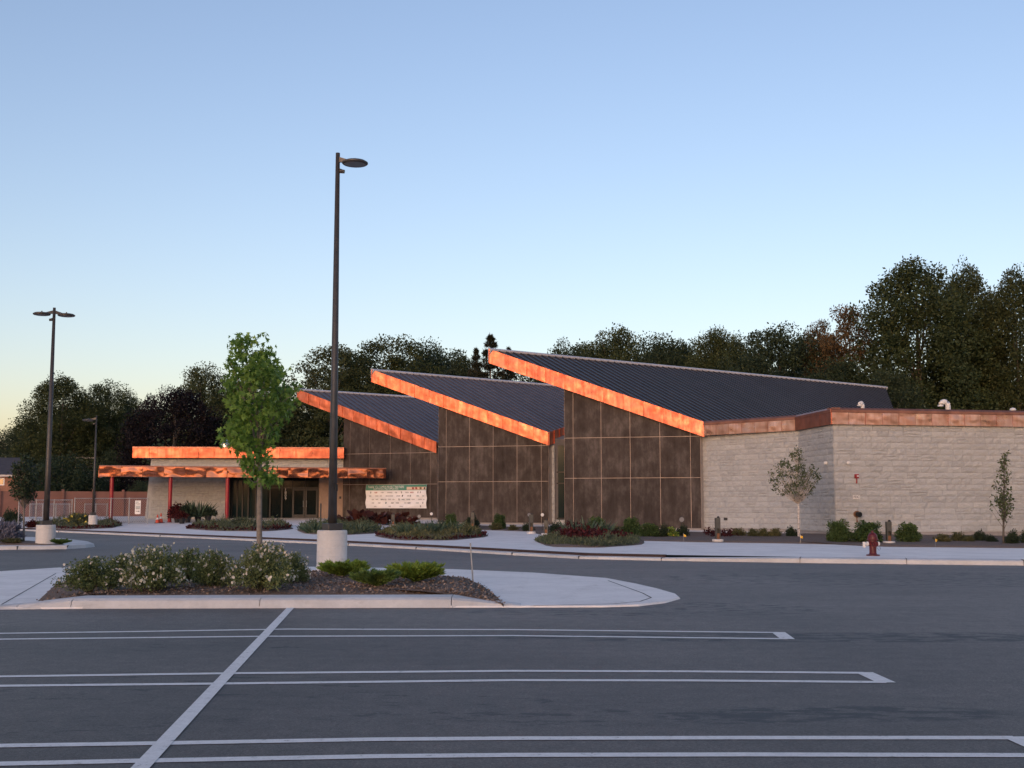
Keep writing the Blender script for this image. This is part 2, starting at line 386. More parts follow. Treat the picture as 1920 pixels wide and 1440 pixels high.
def leaves(pos, axis, size, shape, up=.6, curl=0.):
    """pos Nx3, axis Nx3 leaf direction, size N -> vertices of N polygons"""
    T = np.array(LEAF[shape]); n = len(pos)
    a = axis / (np.linalg.norm(axis, axis=1, keepdims=True) + 1e-9)
    nr = RNG.normal(size=(n, 3)); nr[:, 2] += up * 2
    b = np.cross(nr, a); b /= (np.linalg.norm(b, axis=1, keepdims=True) + 1e-9)
    nn = np.cross(a, b)
    v = pos[:, None, :] + size[:, None, None] * (T[None, :, 0:1] * a[:, None, :] + T[None, :, 1:2] * b[:, None, :])
    if curl: v = v - size[:, None, None] * curl * (T[None, :, 0:1] ** 2) * nn[:, None, :]
    return v.reshape(-1, 3), len(T)

# ================================================================== THE SETTING
# terrain to the horizon
b = MB(); b.add([(-1800, -600, -.06), (1800, -600, -.06), (1800, 2600, -.06), (-1800, 2600, -.06)], [(0, 1, 2, 3)])
tag(b.build('ground', 'lawn'), kind='structure')
# asphalt sheet
b = MB()
pl = [Vector((p.x, p.y + .25, 0)) for p in CURB]
poly = [Vector((-160, -60, 0)), Vector((120, -60, 0)), Vector((120, pl[-1].y - 2, 0))] + pl[::-1] + [Vector((-160, pl[0].y, 0))]
b.add(poly, [tuple(range(len(poly)))])
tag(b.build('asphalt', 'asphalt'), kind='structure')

def resample(pts, step):
    out = [pts[0]]
    for a, c in zip(pts, pts[1:]):
        n = max(1, int((c - a).length / step))
        out += [a.lerp(c, (i + 1) / n) for i in range(n)]
    return out
CR = resample(CURB, 2.0)
def inward(i):
    a = CR[max(0, i - 1)]; c = CR[min(len(CR) - 1, i + 1)]; d = (c - a).normalized()
    return Vector((-d.y, d.x, 0))
def offs(i, k): return CR[i] + inward(i) * k
# kerb stone, dark drain strip, plaza
b = MB(); n = len(CR)
prof = [(0, -.02), (.03, .105), (.07, .128), (.46, .151)]; prof2 = [(0, -.02), (.02, .060), (.05, .078), (.46, .085)]
for i in range(n):
    for k, z in (prof if CR[i].x / CR[i].y > (1318 - 960) / F else prof2):
        p = offs(i, k); b.v.append((p.x, p.y, z))
for i in range(n - 1):
    for j in range(3): b.f.append((i * 4 + j, (i + 1) * 4 + j, (i + 1) * 4 + j + 1, i * 4 + j + 1))
kerb = tag(b.build('kerb', 'kerb_concrete'), kind='structure')
for px in (-40, 130, 300, 470, 640, 800, 960, 1100, 1190, 1300, 1502, 1650, 1822):
    q = min(range(n), key=lambda i: abs(CR[i].x / CR[i].y - (px - 960) / F)); p = offs(q, .23); d = inward(q)
    MB().box((p.x, p.y, .04 if px < 1318 else .07), (.010, .50, .10 if px < 1318 else .165), math.atan2(d.y, d.x) - math.pi / 2).build('kerb_joint', 'joint_dark', kerb)
b = MB(); rows = []
for i in range(n):
    if CR[i].x / CR[i].y > (1318 - 960) / F: break
    rows.append(i)
for i in rows:
    for k, z in ((.43, .02), (.435, .156), (.60, .157), (.60, .02)):
        p = offs(i, k); b.v.append((p.x, p.y, z))
for i in range(len(rows) - 1):
    for j in range(3): b.f.append((4 * i + j, 4 * i + 4 + j, 4 * i + 5 + j, 4 * i + 1 + j))
tag(b.build('edging_strip', 'strip_brown'), kind='structure')
def plaza_sheet(name, mat, k0, kmax, dz, drop=0):
    b = MB(); ks = [k0 + (kmax - k0) * (j / 26.) ** 1.4 for j in range(27)]
    for i in range(n):
        for k in ks:
            p = CR[i] + Vector((0, k, 0)) if k > 1 else offs(i, k)
            b.v.append((p.x, p.y, zg(p) + dz))
    w = len(ks)
    for i in range(n - 1):
        for j in range(w - 1): b.f.append((i * w + j, (i + 1) * w + j, (i + 1) * w + j + 1, i * w + j + 1))
    return tag(b.build(name, mat, smooth=True), kind='structure')
plaza = plaza_sheet('plaza_pavement', 'concrete', .45, 46, 0)
plaza_sheet('lawn', 'lawn', 1.2, 600, -.03)

def ribbon(b, pts, w, z):                     # painted line on the asphalt
    pts = [Vector((p.x, p.y, 0)) for p in pts]; base = len(b.v)
    for i, p in enumerate(pts):
        d = (pts[min(i + 1, len(pts) - 1)] - pts[max(i - 1, 0)]).normalized(); nn = Vector((-d.y, d.x, 0)) * w / 2
        b.v += [(p.x + nn.x, p.y + nn.y, z), (p.x - nn.x, p.y - nn.y, z)]
    for i in range(len(pts) - 1): b.f.append((base + 2 * i, base + 2 * i + 1, base + 2 * i + 3, base + 2 * i + 2))
LINES = [[(-500, 1196), (0, 1188), (260, 1184.5), (540, 1180), (960, 1181), (1460, 1186.5)],
         [(-500, 1208), (0, 1199), (270, 1196), (500, 1193.5), (960, 1192.3), (1476, 1198.2)],
         [(-500, 1276), (0, 1269), (430, 1263), (960, 1258.5), (1300, 1259.5), (1622, 1262.3)],
         [(-500, 1293), (0, 1286.5), (400, 1282.5), (960, 1276), (1300, 1276.5), (1660, 1279.5)],
         [(-500, 1410), (0, 1399), (285, 1394.5), (700, 1387), (960, 1385), (1400, 1384), (1905, 1384)],
         [(-500, 1446), (0, 1433), (250, 1427.5), (700, 1419), (960, 1416.5), (1400, 1415.5), (1980, 1417)]]
for k in range(3):
    b = MB()
    u = [G(*q) for q in LINES[2 * k]]; l = [G(*q) for q in LINES[2 * k + 1]]
    ribbon(b, u, .125, .004); ribbon(b, l, .125, .004)
    d = (u[-1] - l[-1]); 
    ribbon(b, [u[-1] + d * .06, l[-1] - d * .06], .17, .0052)
    tag(b.build('bay_marking', 'road_paint'), kind='structure')
b = MB(); ribbon(b, [G(545, 1140), G(410, 1283), G(258, 1447), G(60, 1660)], .115, .0075)
tag(b.build('row_marking', 'road_paint'), kind='structure')

# ---- the planted island in front
PAD = [(-500, 1149), (0, 1143), (240, 1141), (487, 1140.5), (740, 1139.8), (975, 1139.5), (1130, 1139), (1200, 1137), (1250, 1131), (1278, 1123), (1270, 1116), (1236, 1106), (1195, 1096.5), (1140, 1086), (1000, 1075.5), (850, 1069), (600, 1064.5), (300, 1063), (110, 1066), (0, 1073), (-300, 1083), (-500, 1092)]
b = MB(); lo = [G(*q) for q in PAD]; c = sum(lo, Vector()) / len(lo)
hi = [Vector((p.x, p.y, .028)) + (c - p).normalized() * .04 for p in lo]
b.prism([p + Vector((0, 0, -.03)) for p in lo], hi); pad = tag(b.build('island_pavement', 'concrete'), kind='structure')
# scored line following the nose
b = MB(); ribbon(b, [G(x, y, .03) for x, y in ((1000, 1135.5), (1150, 1132), (1200, 1127.5), (1221, 1120.5), (1205, 1112), (1140, 1088.5))], .03, .0305)
b.build('pavement_joint', 'joint_dark', pad)
# front kerb pieces
KTOP = [(-40, 1141, 1140), (30, 1133, 1131), (132, 1117.5, 1116.5), (486, 1113.2, 1112.2), (846, 1111.2, 1110.2), (978, 1131.5, 1131)]
KBOT = [(-40, 1143.4), (30, 1142.6), (132, 1141.5), (486, 1140.3), (846, 1139.4), (978, 1139.2)]
ZK = [.035, .07, .15, .15, .15, .035]
for i in range(5):
    b = MB(); loops = []
    for j, s in ((i, .006), (i + 1, -.006)):
        px, pb = KBOT[j]; f0 = G(px, pb); f0.x += s
        z = ZK[j]; dpt = max(.55 * (z / .15), .22)
        loops.append([f0 + Vector((0, -.01, 0)), f0 + Vector((0, .05, z * .78)), f0 + Vector((0, .13, z)), f0 + Vector((0, .13 + dpt, z + .003)), f0 + Vector((0, .13 + dpt, -.01))])
    b.prism(loops[0], loops[1]); b.build('kerb_stone', 'kerb_concrete', pad)
# mulch mound
def mound(name, outline, zf, h, nx=60, ny=16, amp=.02, mat='mulch'):
    """filled sheet inside a convex-ish outline of ground points, rising towards the middle"""
    c = sum(outline, Vector()) / len(outline); b = MB(); m = len(outline); rings = 9
    for r in range(-1, rings - 1):
        t = max(0, r) / (rings - 2)
        for p in outline:
            q = p.lerp(c, t); q = Vector((q.x, q.y, 0))
            if r < 0: b.v.append((q.x, q.y, zf(q) - .12)); continue
            e = min(1, t * 3.2); z = zf(q) + h * (e * (2 - e)) + random.uniform(-amp, amp) * e
            b.v.append((q.x, q.y, z))
    for r in range(rings - 1):
        for k in range(m): b.f.append((r * m + k, r * m + (k + 1) % m, (r + 1) * m + (k + 1) % m, (r + 1) * m + k))
    return tag(b.build(name, mat, smooth=True), kind='structure')
MUL = [(62, 1122.5), (132, 1116), (300, 1114), (486, 1112), (700, 1111), (846, 1110), (908, 1117), (944, 1122.3), (930, 1109), (905, 1093), (875, 1082), (800, 1075.5), (690, 1071), (600, 1069.5), (450, 1068), (300, 1067.5), (150, 1071), (105, 1085)]
def dense(pts, z, step=.25):
    q = [G(x, y, z) for x, y in pts]; return resample(q + [q[0]], step)[:-1]
ISZ = lambda p: .032 + .085 * min(1, max(0, (.22 - p[0]) / 1.1)) * min(1, max(0, (p[0] + 7.7) / .9))
mound('mulch_bed', dense(MUL, .14), ISZ, .05, amp=.012)
def chips(name, pts, z, count, size, mat='mulch_chip', zf=None, h=.06):
    q = [G(x, y, z) for x, y in pts]; c = sum(q, Vector()) / len(q)
    P = []
    while len(P) < count:
        i = random.randrange(len(q)); a, d = q[i], q[(i + 1) % len(q)]
        u, w = random.random(), math.sqrt(random.random())
        p = c.lerp(a.lerp(d, u), w); e = min(1, (1 - w) * 3.2)
        P.append((p.x, p.y, (zf(p) if zf else z - .04) + h * e * (2 - e) + .012))
    P = np.array(P); ax = RNG.normal(size=(count, 3)); ax[:, 2] *= .35
    v, k = leaves(P, ax, RNG.uniform(.5, 1.4, count) * size, 'diamond', .8)
    return tag(link(name, raw_mesh(name, v, k, mat)), 'loose bark chips covering the planted island', 'mulch', kind='stuff')
chips('bark_chips', MUL, .14, 12000, .05, zf=ISZ, h=.05)
# apron slab joint at the left
b = MB(); ribbon(b, [G(0, 1135, .03), G(105, 1075, .03)], .025, .0305); b.build('pavement_joint', 'joint_dark', pad)

# ---- the small island at the left with the two-headed lamp
LI = [(-400, 1034), (0, 1031), (75, 1030.3), (126, 1029.5), (160, 1027.5), (178, 1025.5), (168, 1021), (150, 1018.5), (120, 1015), (60, 1012.5), (0, 1012), (-400, 1013)]
b = MB(); lo = [G(*q) for q in LI]; c = sum(lo, Vector()) / len(lo)
mid = [Vector((p.x, p.y, .12)) + (c - p).normalized() * .06 for p in lo]; hi = [Vector((p.x, p.y, .14)) + (c - p).normalized() * .16 for p in lo]
b.prism(lo, mid); b.prism(mid, hi); lpad = tag(b.build('island_kerb', 'kerb_concrete'), kind='structure')
for px, pb in ((32, 1030.7), (126, 1029.4)):
    p = G(px, pb); MB().box((p.x, p.y + .08, .06), (.02, .2, .135)).build('kerb_joint', 'joint_dark', lpad)
LM = [(-380, 1025), (0, 1021.6), (80, 1021.6), (112, 1021.6), (126, 1020.6), (112, 1017.5), (60, 1014), (0, 1013.5), (-380, 1014.5)]
mound('mulch_bed', dense(LM, .15, .5), lambda y: .135, .08, amp=.02)

# ================================================================== BUILDING
base_c = S(1565, 1005)
zT = at(1562, 795, base_c.y).z                 # top of the stone walls
PA, PB, PC, PD = G(1313, 817.5, zT), G(1497, 806.6, zT), G(1562.5, 795, zT), G(1920, 800, zT)
PD = PC + (PD - PC) * 1.7
zJ1 = zT - .03
zJ2 = at(1312, 895.7, PA.y).z
W3 = (G(1058, 821.5, zJ1), G(1313, 817.7, zJ1)); W2 = (G(822, 838, zJ1), G(1028.5, 835.3, zJ1)); W1 = (G(644, 851.5, zJ1), G(820.5, 848.3, zJ1))
BLD = root('community_building', (W3[1].x, W3[1].y, zg(W3[1])), 'long low building with three stepped dark sloping roofs and bright copper edges', 'building')
def wframe(W):
    A, B = Vector((W[0].x, W[0].y, 0)), Vector((W[1].x, W[1].y, 0)); d = (B - A).normalized(); nrm = Vector((d.y, -d.x, 0))
    return A, B, d, nrm
def roof_frame(W, tip, low, ridge_px, over=.32):
    A, B, d, nrm = wframe(W); A2, B2 = A + nrm * over, B + nrm * over
    t = hit(tip[0], A2, B2, tip[1]); T = at(tip[0], tip[1], t.y)
    e = hit(low[0], A2, B2, low[1]); Ep = at(low[0], low[1], e.y)
    Rr = G(ridge_px[0], ridge_px[1], T.z); r = (Rr - T); r.z = 0; L = r.length; r.normalize()
    n = (Ep - T).cross(r).normalized(); n = n if n.z > 0 else -n
    return dict(T=T, E=Ep, r=r, L=L, n=n, W=W)
RF3 = roof_frame(W3, (917, 656), (1320, 793), (1660, 727))
RF2 = roof_frame(W2, (697, 694.5), (1028, 812), (1035, 723))
RF1 = roof_frame(W1, (558, 731), (818.5, 829.5), (759, 744))
def zroof(rf, x, y): return rf['T'].z - (rf['n'].x * (x - rf['T'].x) + rf['n'].y * (y - rf['T'].y)) / rf['n'].z
def clip(poly, f):
    out = []
    for i in range(len(poly)):
        a, c = poly[i], poly[(i + 1) % len(poly)]; fa, fc = f(a), f(c)
        if fa >= 0: out.append(a)
        if (fa >= 0) != (fc >= 0):
            t = fa / (fa - fc); out.append((a[0] + (c[0] - a[0]) * t, a[1] + (c[1] - a[1]) * t))
    return out
def make_roof(rf, corners, mat, pan=.50):
    T, r, nn = rf['T'], rf['r'], rf['n']; v = nn.cross(r); v = v if v.z < 0 else -v
    uv = [((c - T).dot(r), (c - T).dot(v)) for c in corners]
    P = lambda u, w, h: T + r * u + v * w + nn * h
    b = MB(); b.prism([P(u, w, -.42) for u, w in uv], [P(u, w, -.012) for u, w in uv]); deck = b.build('roof', 'soffit', BLD)
    u0, u1 = min(u for u, w in uv), max(u for u, w in uv); k = int((u1 - u0) / pan) + 1
    for i in range(k):
        a, c = u0 + i * pan, u0 + (i + 1) * pan
        q = clip(clip(uv, lambda p: p[0] - a), lambda p: c - p[0])
        if len(q) < 3: continue
        b = MB(); b.prism([P(u, w, -.01) for u, w in q], [P(u, w, .012) for u, w in q])
        s = clip(clip(uv, lambda p: p[0] - a - .02), lambda p: a + .062 - p[0])
        if len(s) >= 3: b.prism([P(u, w, .013) for u, w in s], [P(u, w, .066) for u, w in s])
        b.build('roof_panel', mat, deck)
    return deck
def fascia_run(parent, a, c, h, mat, step, thick=.035, jit=.012, zt=.05, out=None, seam=True):
    """vertical copper sheets along a -> c (top line), each sheet its own object"""
    d = c - a; L = Vector((d.x, d.y, 0)).length; k = max(1, round(L / step)); hd = Vector((d.x, d.y, 0)).normalized()
    nrm = out or Vector((hd.y, -hd.x, 0))
    back = MB(); back.prism([a + Vector((0, 0, zt - .01)), c + Vector((0, 0, zt - .01)), c - Vector((0, 0, h - .02)), a - Vector((0, 0, h - .02))],
                            [p - nrm * .12 for p in (a + Vector((0, 0, zt - .01)), c + Vector((0, 0, zt - .01)), c - Vector((0, 0, h - .02)), a - Vector((0, 0, h - .02)))])
    bo = back.build('copper_fascia', 'copper_coping', parent)
    for i in range(k):
        g = .008 / L
        p0, p1 = a.lerp(c, i / k + g), a.lerp(c, (i + 1) / k - g)
        J = lambda: nrm * (thick + random.uniform(-jit, jit))
        f = [p0 + Vector((0, 0, zt)), p1 + Vector((0, 0, zt)), p1 - Vector((0, 0, h)), p0 - Vector((0, 0, h))]
        b = MB(); fr = [q + J() for q in f]
        m = [fr[0].lerp(fr[1], .5), fr[1].lerp(fr[2], .5), fr[2].lerp(fr[3], .5), fr[3].lerp(fr[0], .5), (fr[0] + fr[1] + fr[2] + fr[3]) / 4 + nrm * random.uniform(-.004, .014)]
        b.add(f + fr + m, [(0, 1, 5, 8, 4), (1, 2, 6, 9, 5), (2, 3, 7, 10, 6), (3, 0, 4, 11, 7), (4, 8, 12, 11), (8, 5, 9, 12), (12, 9, 6, 10), (11, 12, 10, 7)])
        if seam:
            s0 = p0 + nrm * .03; w = hd * .025
            b.prism([s0 + Vector((0, 0, zt)), s0 + w + Vector((0, 0, zt)), s0 + w - Vector((0, 0, h)), s0 - Vector((0, 0, h))],
                    [q + nrm * .045 for q in (s0 + Vector((0, 0, zt)), s0 + w + Vector((0, 0, zt)), s0 + w - Vector((0, 0, h)), s0 - Vector((0, 0, h)))])
        b.build('copper_panel', mat, bo)
    return bo
def ridge_cap(a, c, mat='ridge_metal'):
    d = (c - a); hd = Vector((d.x, d.y, 0)).normalized(); nrm = Vector((hd.y, -hd.x, 0)); up = Vector((0, 0, 1))
    pr = [nrm * .22 - up * .04, nrm * .22 + up * .04, up * .11, -nrm * .10 + up * .11, -nrm * .10 - up * .5]
    b = MB(); b.prism([a + q for q in pr], [c + q for q in pr]); b.build('ridge_cap', mat, BLD)
# roof three (nearest)
K = on_plane(1674, 765, RF3['T'], RF3['n']); Rp = RF3['T'] + RF3['r'] * RF3['L']
Eb = Rp + (K - Rp) * ((RF3['E'].z - Rp.z) / (K.z - Rp.z))
make_roof(RF3, [RF3['T'], RF3['E'], Eb, Rp], 'roof_metal')
ridge_cap(RF3['T'], Rp)
Q2 = on_plane(1058, 802, RF2['T'], RF2['n']); R2 = RF2['T'] + RF2['r'] * 22
make_roof(RF2, [RF2['T'], RF2['E'], RF2['E'] + (Q2 - RF2['E']) * 2.2, R2], 'roof_metal_sky_sheen'); ridge_cap(RF2['T'], R2)
R1 = RF1['T'] + RF1['r'] * 20; E1b = RF1['E'] + RF1['r'] * 8
make_roof(RF1, [RF1['T'], RF1['E'], E1b, R1], 'roof_metal_sky_sheen'); ridge_cap(RF1['T'], R1)
fascia_run(BLD, RF3['T'], RF3['E'], .74, 'copper_worn', 1.02, jit=.006)
fascia_run(BLD, RF2['T'], RF2['E'], .74, 'copper_bright', 1.0, jit=.008)
fascia_run(BLD, RF1['T'], RF1['E'], .74, 'copper_bright', .95, jit=.010)
fascia_run(BLD, RF2['E'], RF2['E'] + (Q2 - RF2['E']) * 1.3, .74, 'copper_bright', .8)
for rf, e in ((RF3, Rp), (RF2, R2), (RF1, R1)):         # high-side edges, seen only from round the corner
    a, c = rf['T'], e; hd = (c - a).normalized(); nl = Vector((-hd.y, hd.x, 0))
    b = MB(); b.prism([a + nl * .02, c + nl * .02, c + nl * .02 - Vector((0, 0, .74)), a + nl * .02 - Vector((0, 0, .74))],
                      [q + nl * .05 for q in (a + nl * .02, c + nl * .02, c + nl * .02 - Vector((0, 0, .74)), a + nl * .02 - Vector((0, 0, .74)))])
    b.build('copper_fascia', 'copper_worn', BLD)
# solid bodies under the roofs
for rf, L in ((RF3, 24), (RF2, 16), (RF1, 14)):
    A, B, d, nrm = wframe(rf['W']); A, B = A - nrm * .16, B - nrm * .16
    rr = Vector((rf['r'].x, rf['r'].y, 0)); C_, D_ = B + rr * L, A + rr * L
    if rf is RF2: A += d * .05; D_ += d * .05
    b = MB(); fp = [A, B, C_, D_]
    b.prism([V3(p, zg(p) - .3) for p in fp], [V3(p, zroof(rf, p.x, p.y) - .45) for p in fp]); b.build('building_core', 'mortar', BLD)
# dark panel walls
def panel_wall(rf, jpx, rows):
    W = rf['W']; A, B, d, nrm = wframe(W); L = (B - A).length; zb = zg((A + B) / 2) + .10
    T0 = lambda s: zroof(rf, (A + d * s + nrm * .3).x, (A + d * s + nrm * .3).y) - .42
    pos = lambda s, z, k: A + d * s + nrm * k + Vector((0, 0, z))
    b = MB(); lo = [(0, zb), (L, zb), (L, max(zJ1, T0(L))), (0, T0(0))]
    b.prism([pos(s, z, -.14) for s, z in lo], [pos(s, z, .004) for s, z in lo]); w = b.build('panel_wall', 'joint_trim', BLD)
    b = MB(); b.prism([pos(s, z, -.14) for s, z in ((0, zb - .4), (L, zb - .4), (L, zb - .012), (0, zb - .012))], [pos(s, z, .03) for s, z in ((0, zb - .4), (L, zb - .4), (L, zb - .012), (0, zb - .012))]); b.build('wall_footing', 'mortar', BLD)
    ss = [max(0, min(L, (V3(hit(p, A, B), 0) - A).dot(d))) for p in jpx]; ss[0] = 0; ss[-1] = L; g = .0125
    for s0, s1 in zip(ss, ss[1:]):
        for z0, z1 in zip(rows, rows[1:] + [None]):
            zz0 = zb if z0 is None else z0 + g
            a, c = s0 + g, s1 - g
            if z1 is None:
                ta, tc = T0(a), T0(c)
                if ta <= zz0 + .05: continue
                if tc < zz0:
                    c2 = a + (c - a) * (ta - zz0) / (ta - tc); q = [(a, zz0), (c2, zz0), (a, ta)]
                else: q = [(a, zz0), (c, zz0), (c, tc), (a, ta)]
            else: q = [(a, zz0), (c, zz0), (c, z1 - g), (a, z1 - g)]
            o_ = random.uniform(-.003, .003)
            b = MB(); b.prism([pos(s, z, .002) for s, z in q], [pos(s, z, .028 + o_) for s, z in q]); b.build('wall_panel', 'dark_panel', w)
    return w
RW = [None, zJ2, zJ1]
panel_wall(RF3, [1058, 1075, 1127.5, 1182, 1238, 1295, 1313], RW)
panel_wall(RF2, [822, 836.5, 880, 924.7, 969.5, 1015, 1028.5], RW)
panel_wall(RF1, [644, 656, 692.5, 731.5, 769.5, 807, 820.5], RW)

# ---- stone walls at the right
STN = []
for v in range(7):                              # rough split faces, unit size, facing -y
    nx, nz = 4, 3; b = MB(); idx = {}
    for i in range(nx + 1):
        for j in range(nz + 1):
            edge = i in (0, nx) or j in (0, nz)
            idx[i, j] = len(b.v); b.v.append((i / nx - .5, -(random.uniform(.1, .3) if edge else random.uniform(.35, 1.)), j / nz - .5))
    for i in range(nx):
        for j in range(nz): b.f.append((idx[i, j], idx[i + 1, j], idx[i + 1, j + 1], idx[i, j + 1]))
    rim = [idx[i, 0] for i in range(nx + 1)] + [idx[nx, j] for j in range(1, nz + 1)] + [idx[i, nz] for i in range(nx - 1, -1, -1)] + [idx[0, j] for j in range(nz - 1, 0, -1)]
    o0 = len(b.v); b.v += [(b.v[k][0], .3, b.v[k][2]) for k in rim]
    for k in range(len(rim)): b.f.append((rim[k], o0 + k, o0 + (k + 1) % len(rim), rim[(k + 1) % len(rim)]))
    STN.append(b.mesh('stone', 'split_stone'))
def stones_for(A, B, z0, z1, course=.262, lmin=.38, lmax=.92):
    d = (B - A); L = d.length; d.normalize(); rows = max(1, round((z1 - z0) / course)); ch = (z1 - z0) / rows; out = []
    r = 0
    while r < rows:
        s = -random.uniform(0, .5)
        while s < L:
            l = random.uniform(lmin, lmax); a, c = max(0, s), min(L, s + l); s += l
            if L - c < .18: c = L; s = L
            if c - a < .1: continue
            k = random.random()
            if k < .13 and c - a > .5:       # two thin stones on top of each other
                q = random.uniform(.35, .65)
                out += [((a + c) / 2, c - a, z0 + r * ch + ch * q / 2, ch * q), ((a + c) / 2, c - a, z0 + r * ch + ch * (1 + q) / 2, ch * (1 - q))]
            else: out.append(((a + c) / 2, c - a, z0 + (r + .5) * ch, ch))
        r += 1
    return [(A + d * s, w, z, h, math.atan2(d.y, d.x)) for s, w, z, h in out]
def V2(p): return Vector((p[0], p[1], 0))
sides = [(PA, PB), (PB, PC), (PC, PD)]
fp = [V2(PA), V2(PB), V2(PC), V2(PD)]
cen = Vector((PB.x + 6, PB.y + 14, 0))
wallpts = fp + [V2(PD) + Vector((2, 22, 0)), V2(PA) + Vector((10, 24, 0)), V2(PA) + Vector((0, .4, 0))]
b = MB(); b.prism([V3(p, zg(p) - .3) for p in wallpts], [V3(p, zT + .35) for p in wallpts]); swall = b.build('stone_wall', 'mortar', BLD)
allst = []
for a, c in sides:
    d = V2(c) - V2(a); nrm = Vector((d.y, -d.x, 0)).normalized()
    allst += [(p + nrm * .012, w, z, h, rz) for p, w, z, h, rz in stones_for(V2(a) + nrm * .0, V2(c), min(zg(a), zg(c)) + .16, zT - .01)]
def seen(p): return abs(p.x / p.y) < 960 / F + .01
allst.sort(key=lambda s: -(s[1] * s[3] / s[0].length_squared) if seen(s[0]) else 1)
rest = MB()
for i, (p, w, z, h, rz) in enumerate(allst):
    me = STN[i % 7]; mt = Matrix.Translation((p.x, p.y, z)) @ Matrix.Rotation(rz, 4, 'Z') @ Matrix.Diagonal((w - .010, .042, h - .010, 1))
    if i < 300:
        o = link('stone', me, swall); o.matrix_basis = mt
    else: rest.add([mt @ v.co for v in me.vertices], [tuple(f.vertices) for f in me.polygons])
tag(rest.build('stone_courses', 'split_stone', BLD), kind='stuff')
b = MB()
for a, c in sides:
    d = (V2(c) - V2(a)); nrm = Vector((d.y, -d.x, 0)).normalized(); z = min(zg(a), zg(c))
    q = [V3(a, z - .3), V3(c, z - .3), V3(c, z + .14), V3(a, z + .14)]
    b.prism([p - nrm * .03 for p in q], [p + nrm * .06 for p in q])
b.build('wall_footing', 'mortar', BLD)
# parapet copper: three runs and the coping
up = Vector((0, 0, 1)); hF = .70
tops = []
ofs = .14
dA, dB, dC = [(V2(c) - V2(a)).normalized() for a, c in sides]; nA, nB, nC = [Vector((d.y, -d.x, 0)) for d in (dA, dB, dC)]
def corner(p, n1, n2):
    m = (n1 + n2).normalized(); return V2(p) + m * (ofs / m.dot(n1))
c0 = V2(RF3['E']); c0 = c0 if (c0 - V2(PA)).length < 1.5 else V2(PA) + nA * ofs
c1, c2, c3 = corner(PB, nA, nB), corner(PC, nB, nC), V2(PD) + nC * ofs
for a, c, mat, st in ((c0, c1, 'copper_parapet', .8), (c1, c2, 'copper_coping', .7), (c2, c3, 'copper_parapet', .82)):  # corner run takes the darker copper, its dim reflection put into the colour
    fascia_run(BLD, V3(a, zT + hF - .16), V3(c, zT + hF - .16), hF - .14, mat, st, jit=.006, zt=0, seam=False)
for a, c, nn in ((c0, c1, nA), (c1, c2, nB), (c2, c3, nC)):
    b = MB(); q = [nn * .06 + up * -.02, nn * .06 + up * .10, -nn * .05 + up * .19, -nn * .42 + up * .19, -nn * .42 - up * .3]
    z = zT + hF - .155
    b.prism([V3(a, z) + p for p in q], [V3(c, z) + p for p in q]); b.build('coping', 'copper_coping', BLD)
b = MB(); b.prism([V3(p, zT + .36) for p in wallpts], [V3(p, zT + .40) for p in wallpts]); b.build('flat_roof', 'flat_roof', BLD)

# ---- short link with the tall window between the second and third wings
A2, B2, d2, n2 = wframe(W2)
la = B2 - n2 * .35; lb = la + d2 * 3.2 - n2 * .7
zl = zg(la); ztop = RF2['E'].z - .70
h1, h2 = V3(hit(1040, la, lb), 0), V3(hit(1059, la, lb), 0); dl = (lb - la).normalized(); nl = Vector((dl.y, -dl.x, 0))
b = MB(); b.prism([V3(p, zl - .2) for p in (la, h1, h1 - nl * .5, la - nl * .5)], [V3(p, ztop) for p in (la, h1, h1 - nl * .5, la - nl * .5)]); pier = b.build('stone_pier', 'mortar', BLD)
for i, (p, w, z, h, rz) in enumerate(stones_for(la, h1, zl + .02, ztop, .40, .38, .6)):
    o = link('stone', STN[i % 7], pier); o.matrix_basis = Matrix.Translation((p.x + nl.x * .012, p.y + nl.y * .012, z)) @ Matrix.Rotation(rz, 4, 'Z') @ Matrix.Diagonal((w - .01, .045, h - .012, 1))
zs = at(1048, 973, la.y).z
b = MB(); b.prism([V3(p, zl - .2) for p in (h1, lb, lb - nl * .4, h1 - nl * .4)], [V3(p, zs - .05) for p in (h1, lb, lb - nl * .4, h1 - nl * .4)]); b.build('sill_wall', 'split_stone', BLD)
b = MB(); b.prism([V3(p - nl * .3, zs) for p in (h1, lb, lb - nl * .05, h1 - nl * .05)], [V3(p - nl * .3, ztop) for p in (h1, lb, lb - nl * .05, h1 - nl * .05)]); win = b.build('tall_window', 'teal_glass', BLD)
b = MB()
for z in (zs + .03, at(1048, 906, la.y).z, at(1048, 885, la.y).z): b.prism([V3(h1 - nl * .29, z - .035), V3(lb - nl * .29, z - .035), V3(lb - nl * .29, z + .035), V3(h1 - nl * .29, z + .035)], [V3(h1 - nl * .22, z - .035), V3(lb - nl * .22, z - .035), V3(lb - nl * .22, z + .035), V3(h1 - nl * .22, z + .035)])
for s in (.03, .62): p = h1 + dl * s - nl * .25; b.box((p.x, p.y, (zs + ztop) / 2), (.06, .07, ztop - zs), math.atan2(dl.y, dl.x))
b.build('window_frame', 'bronze_frame', win)

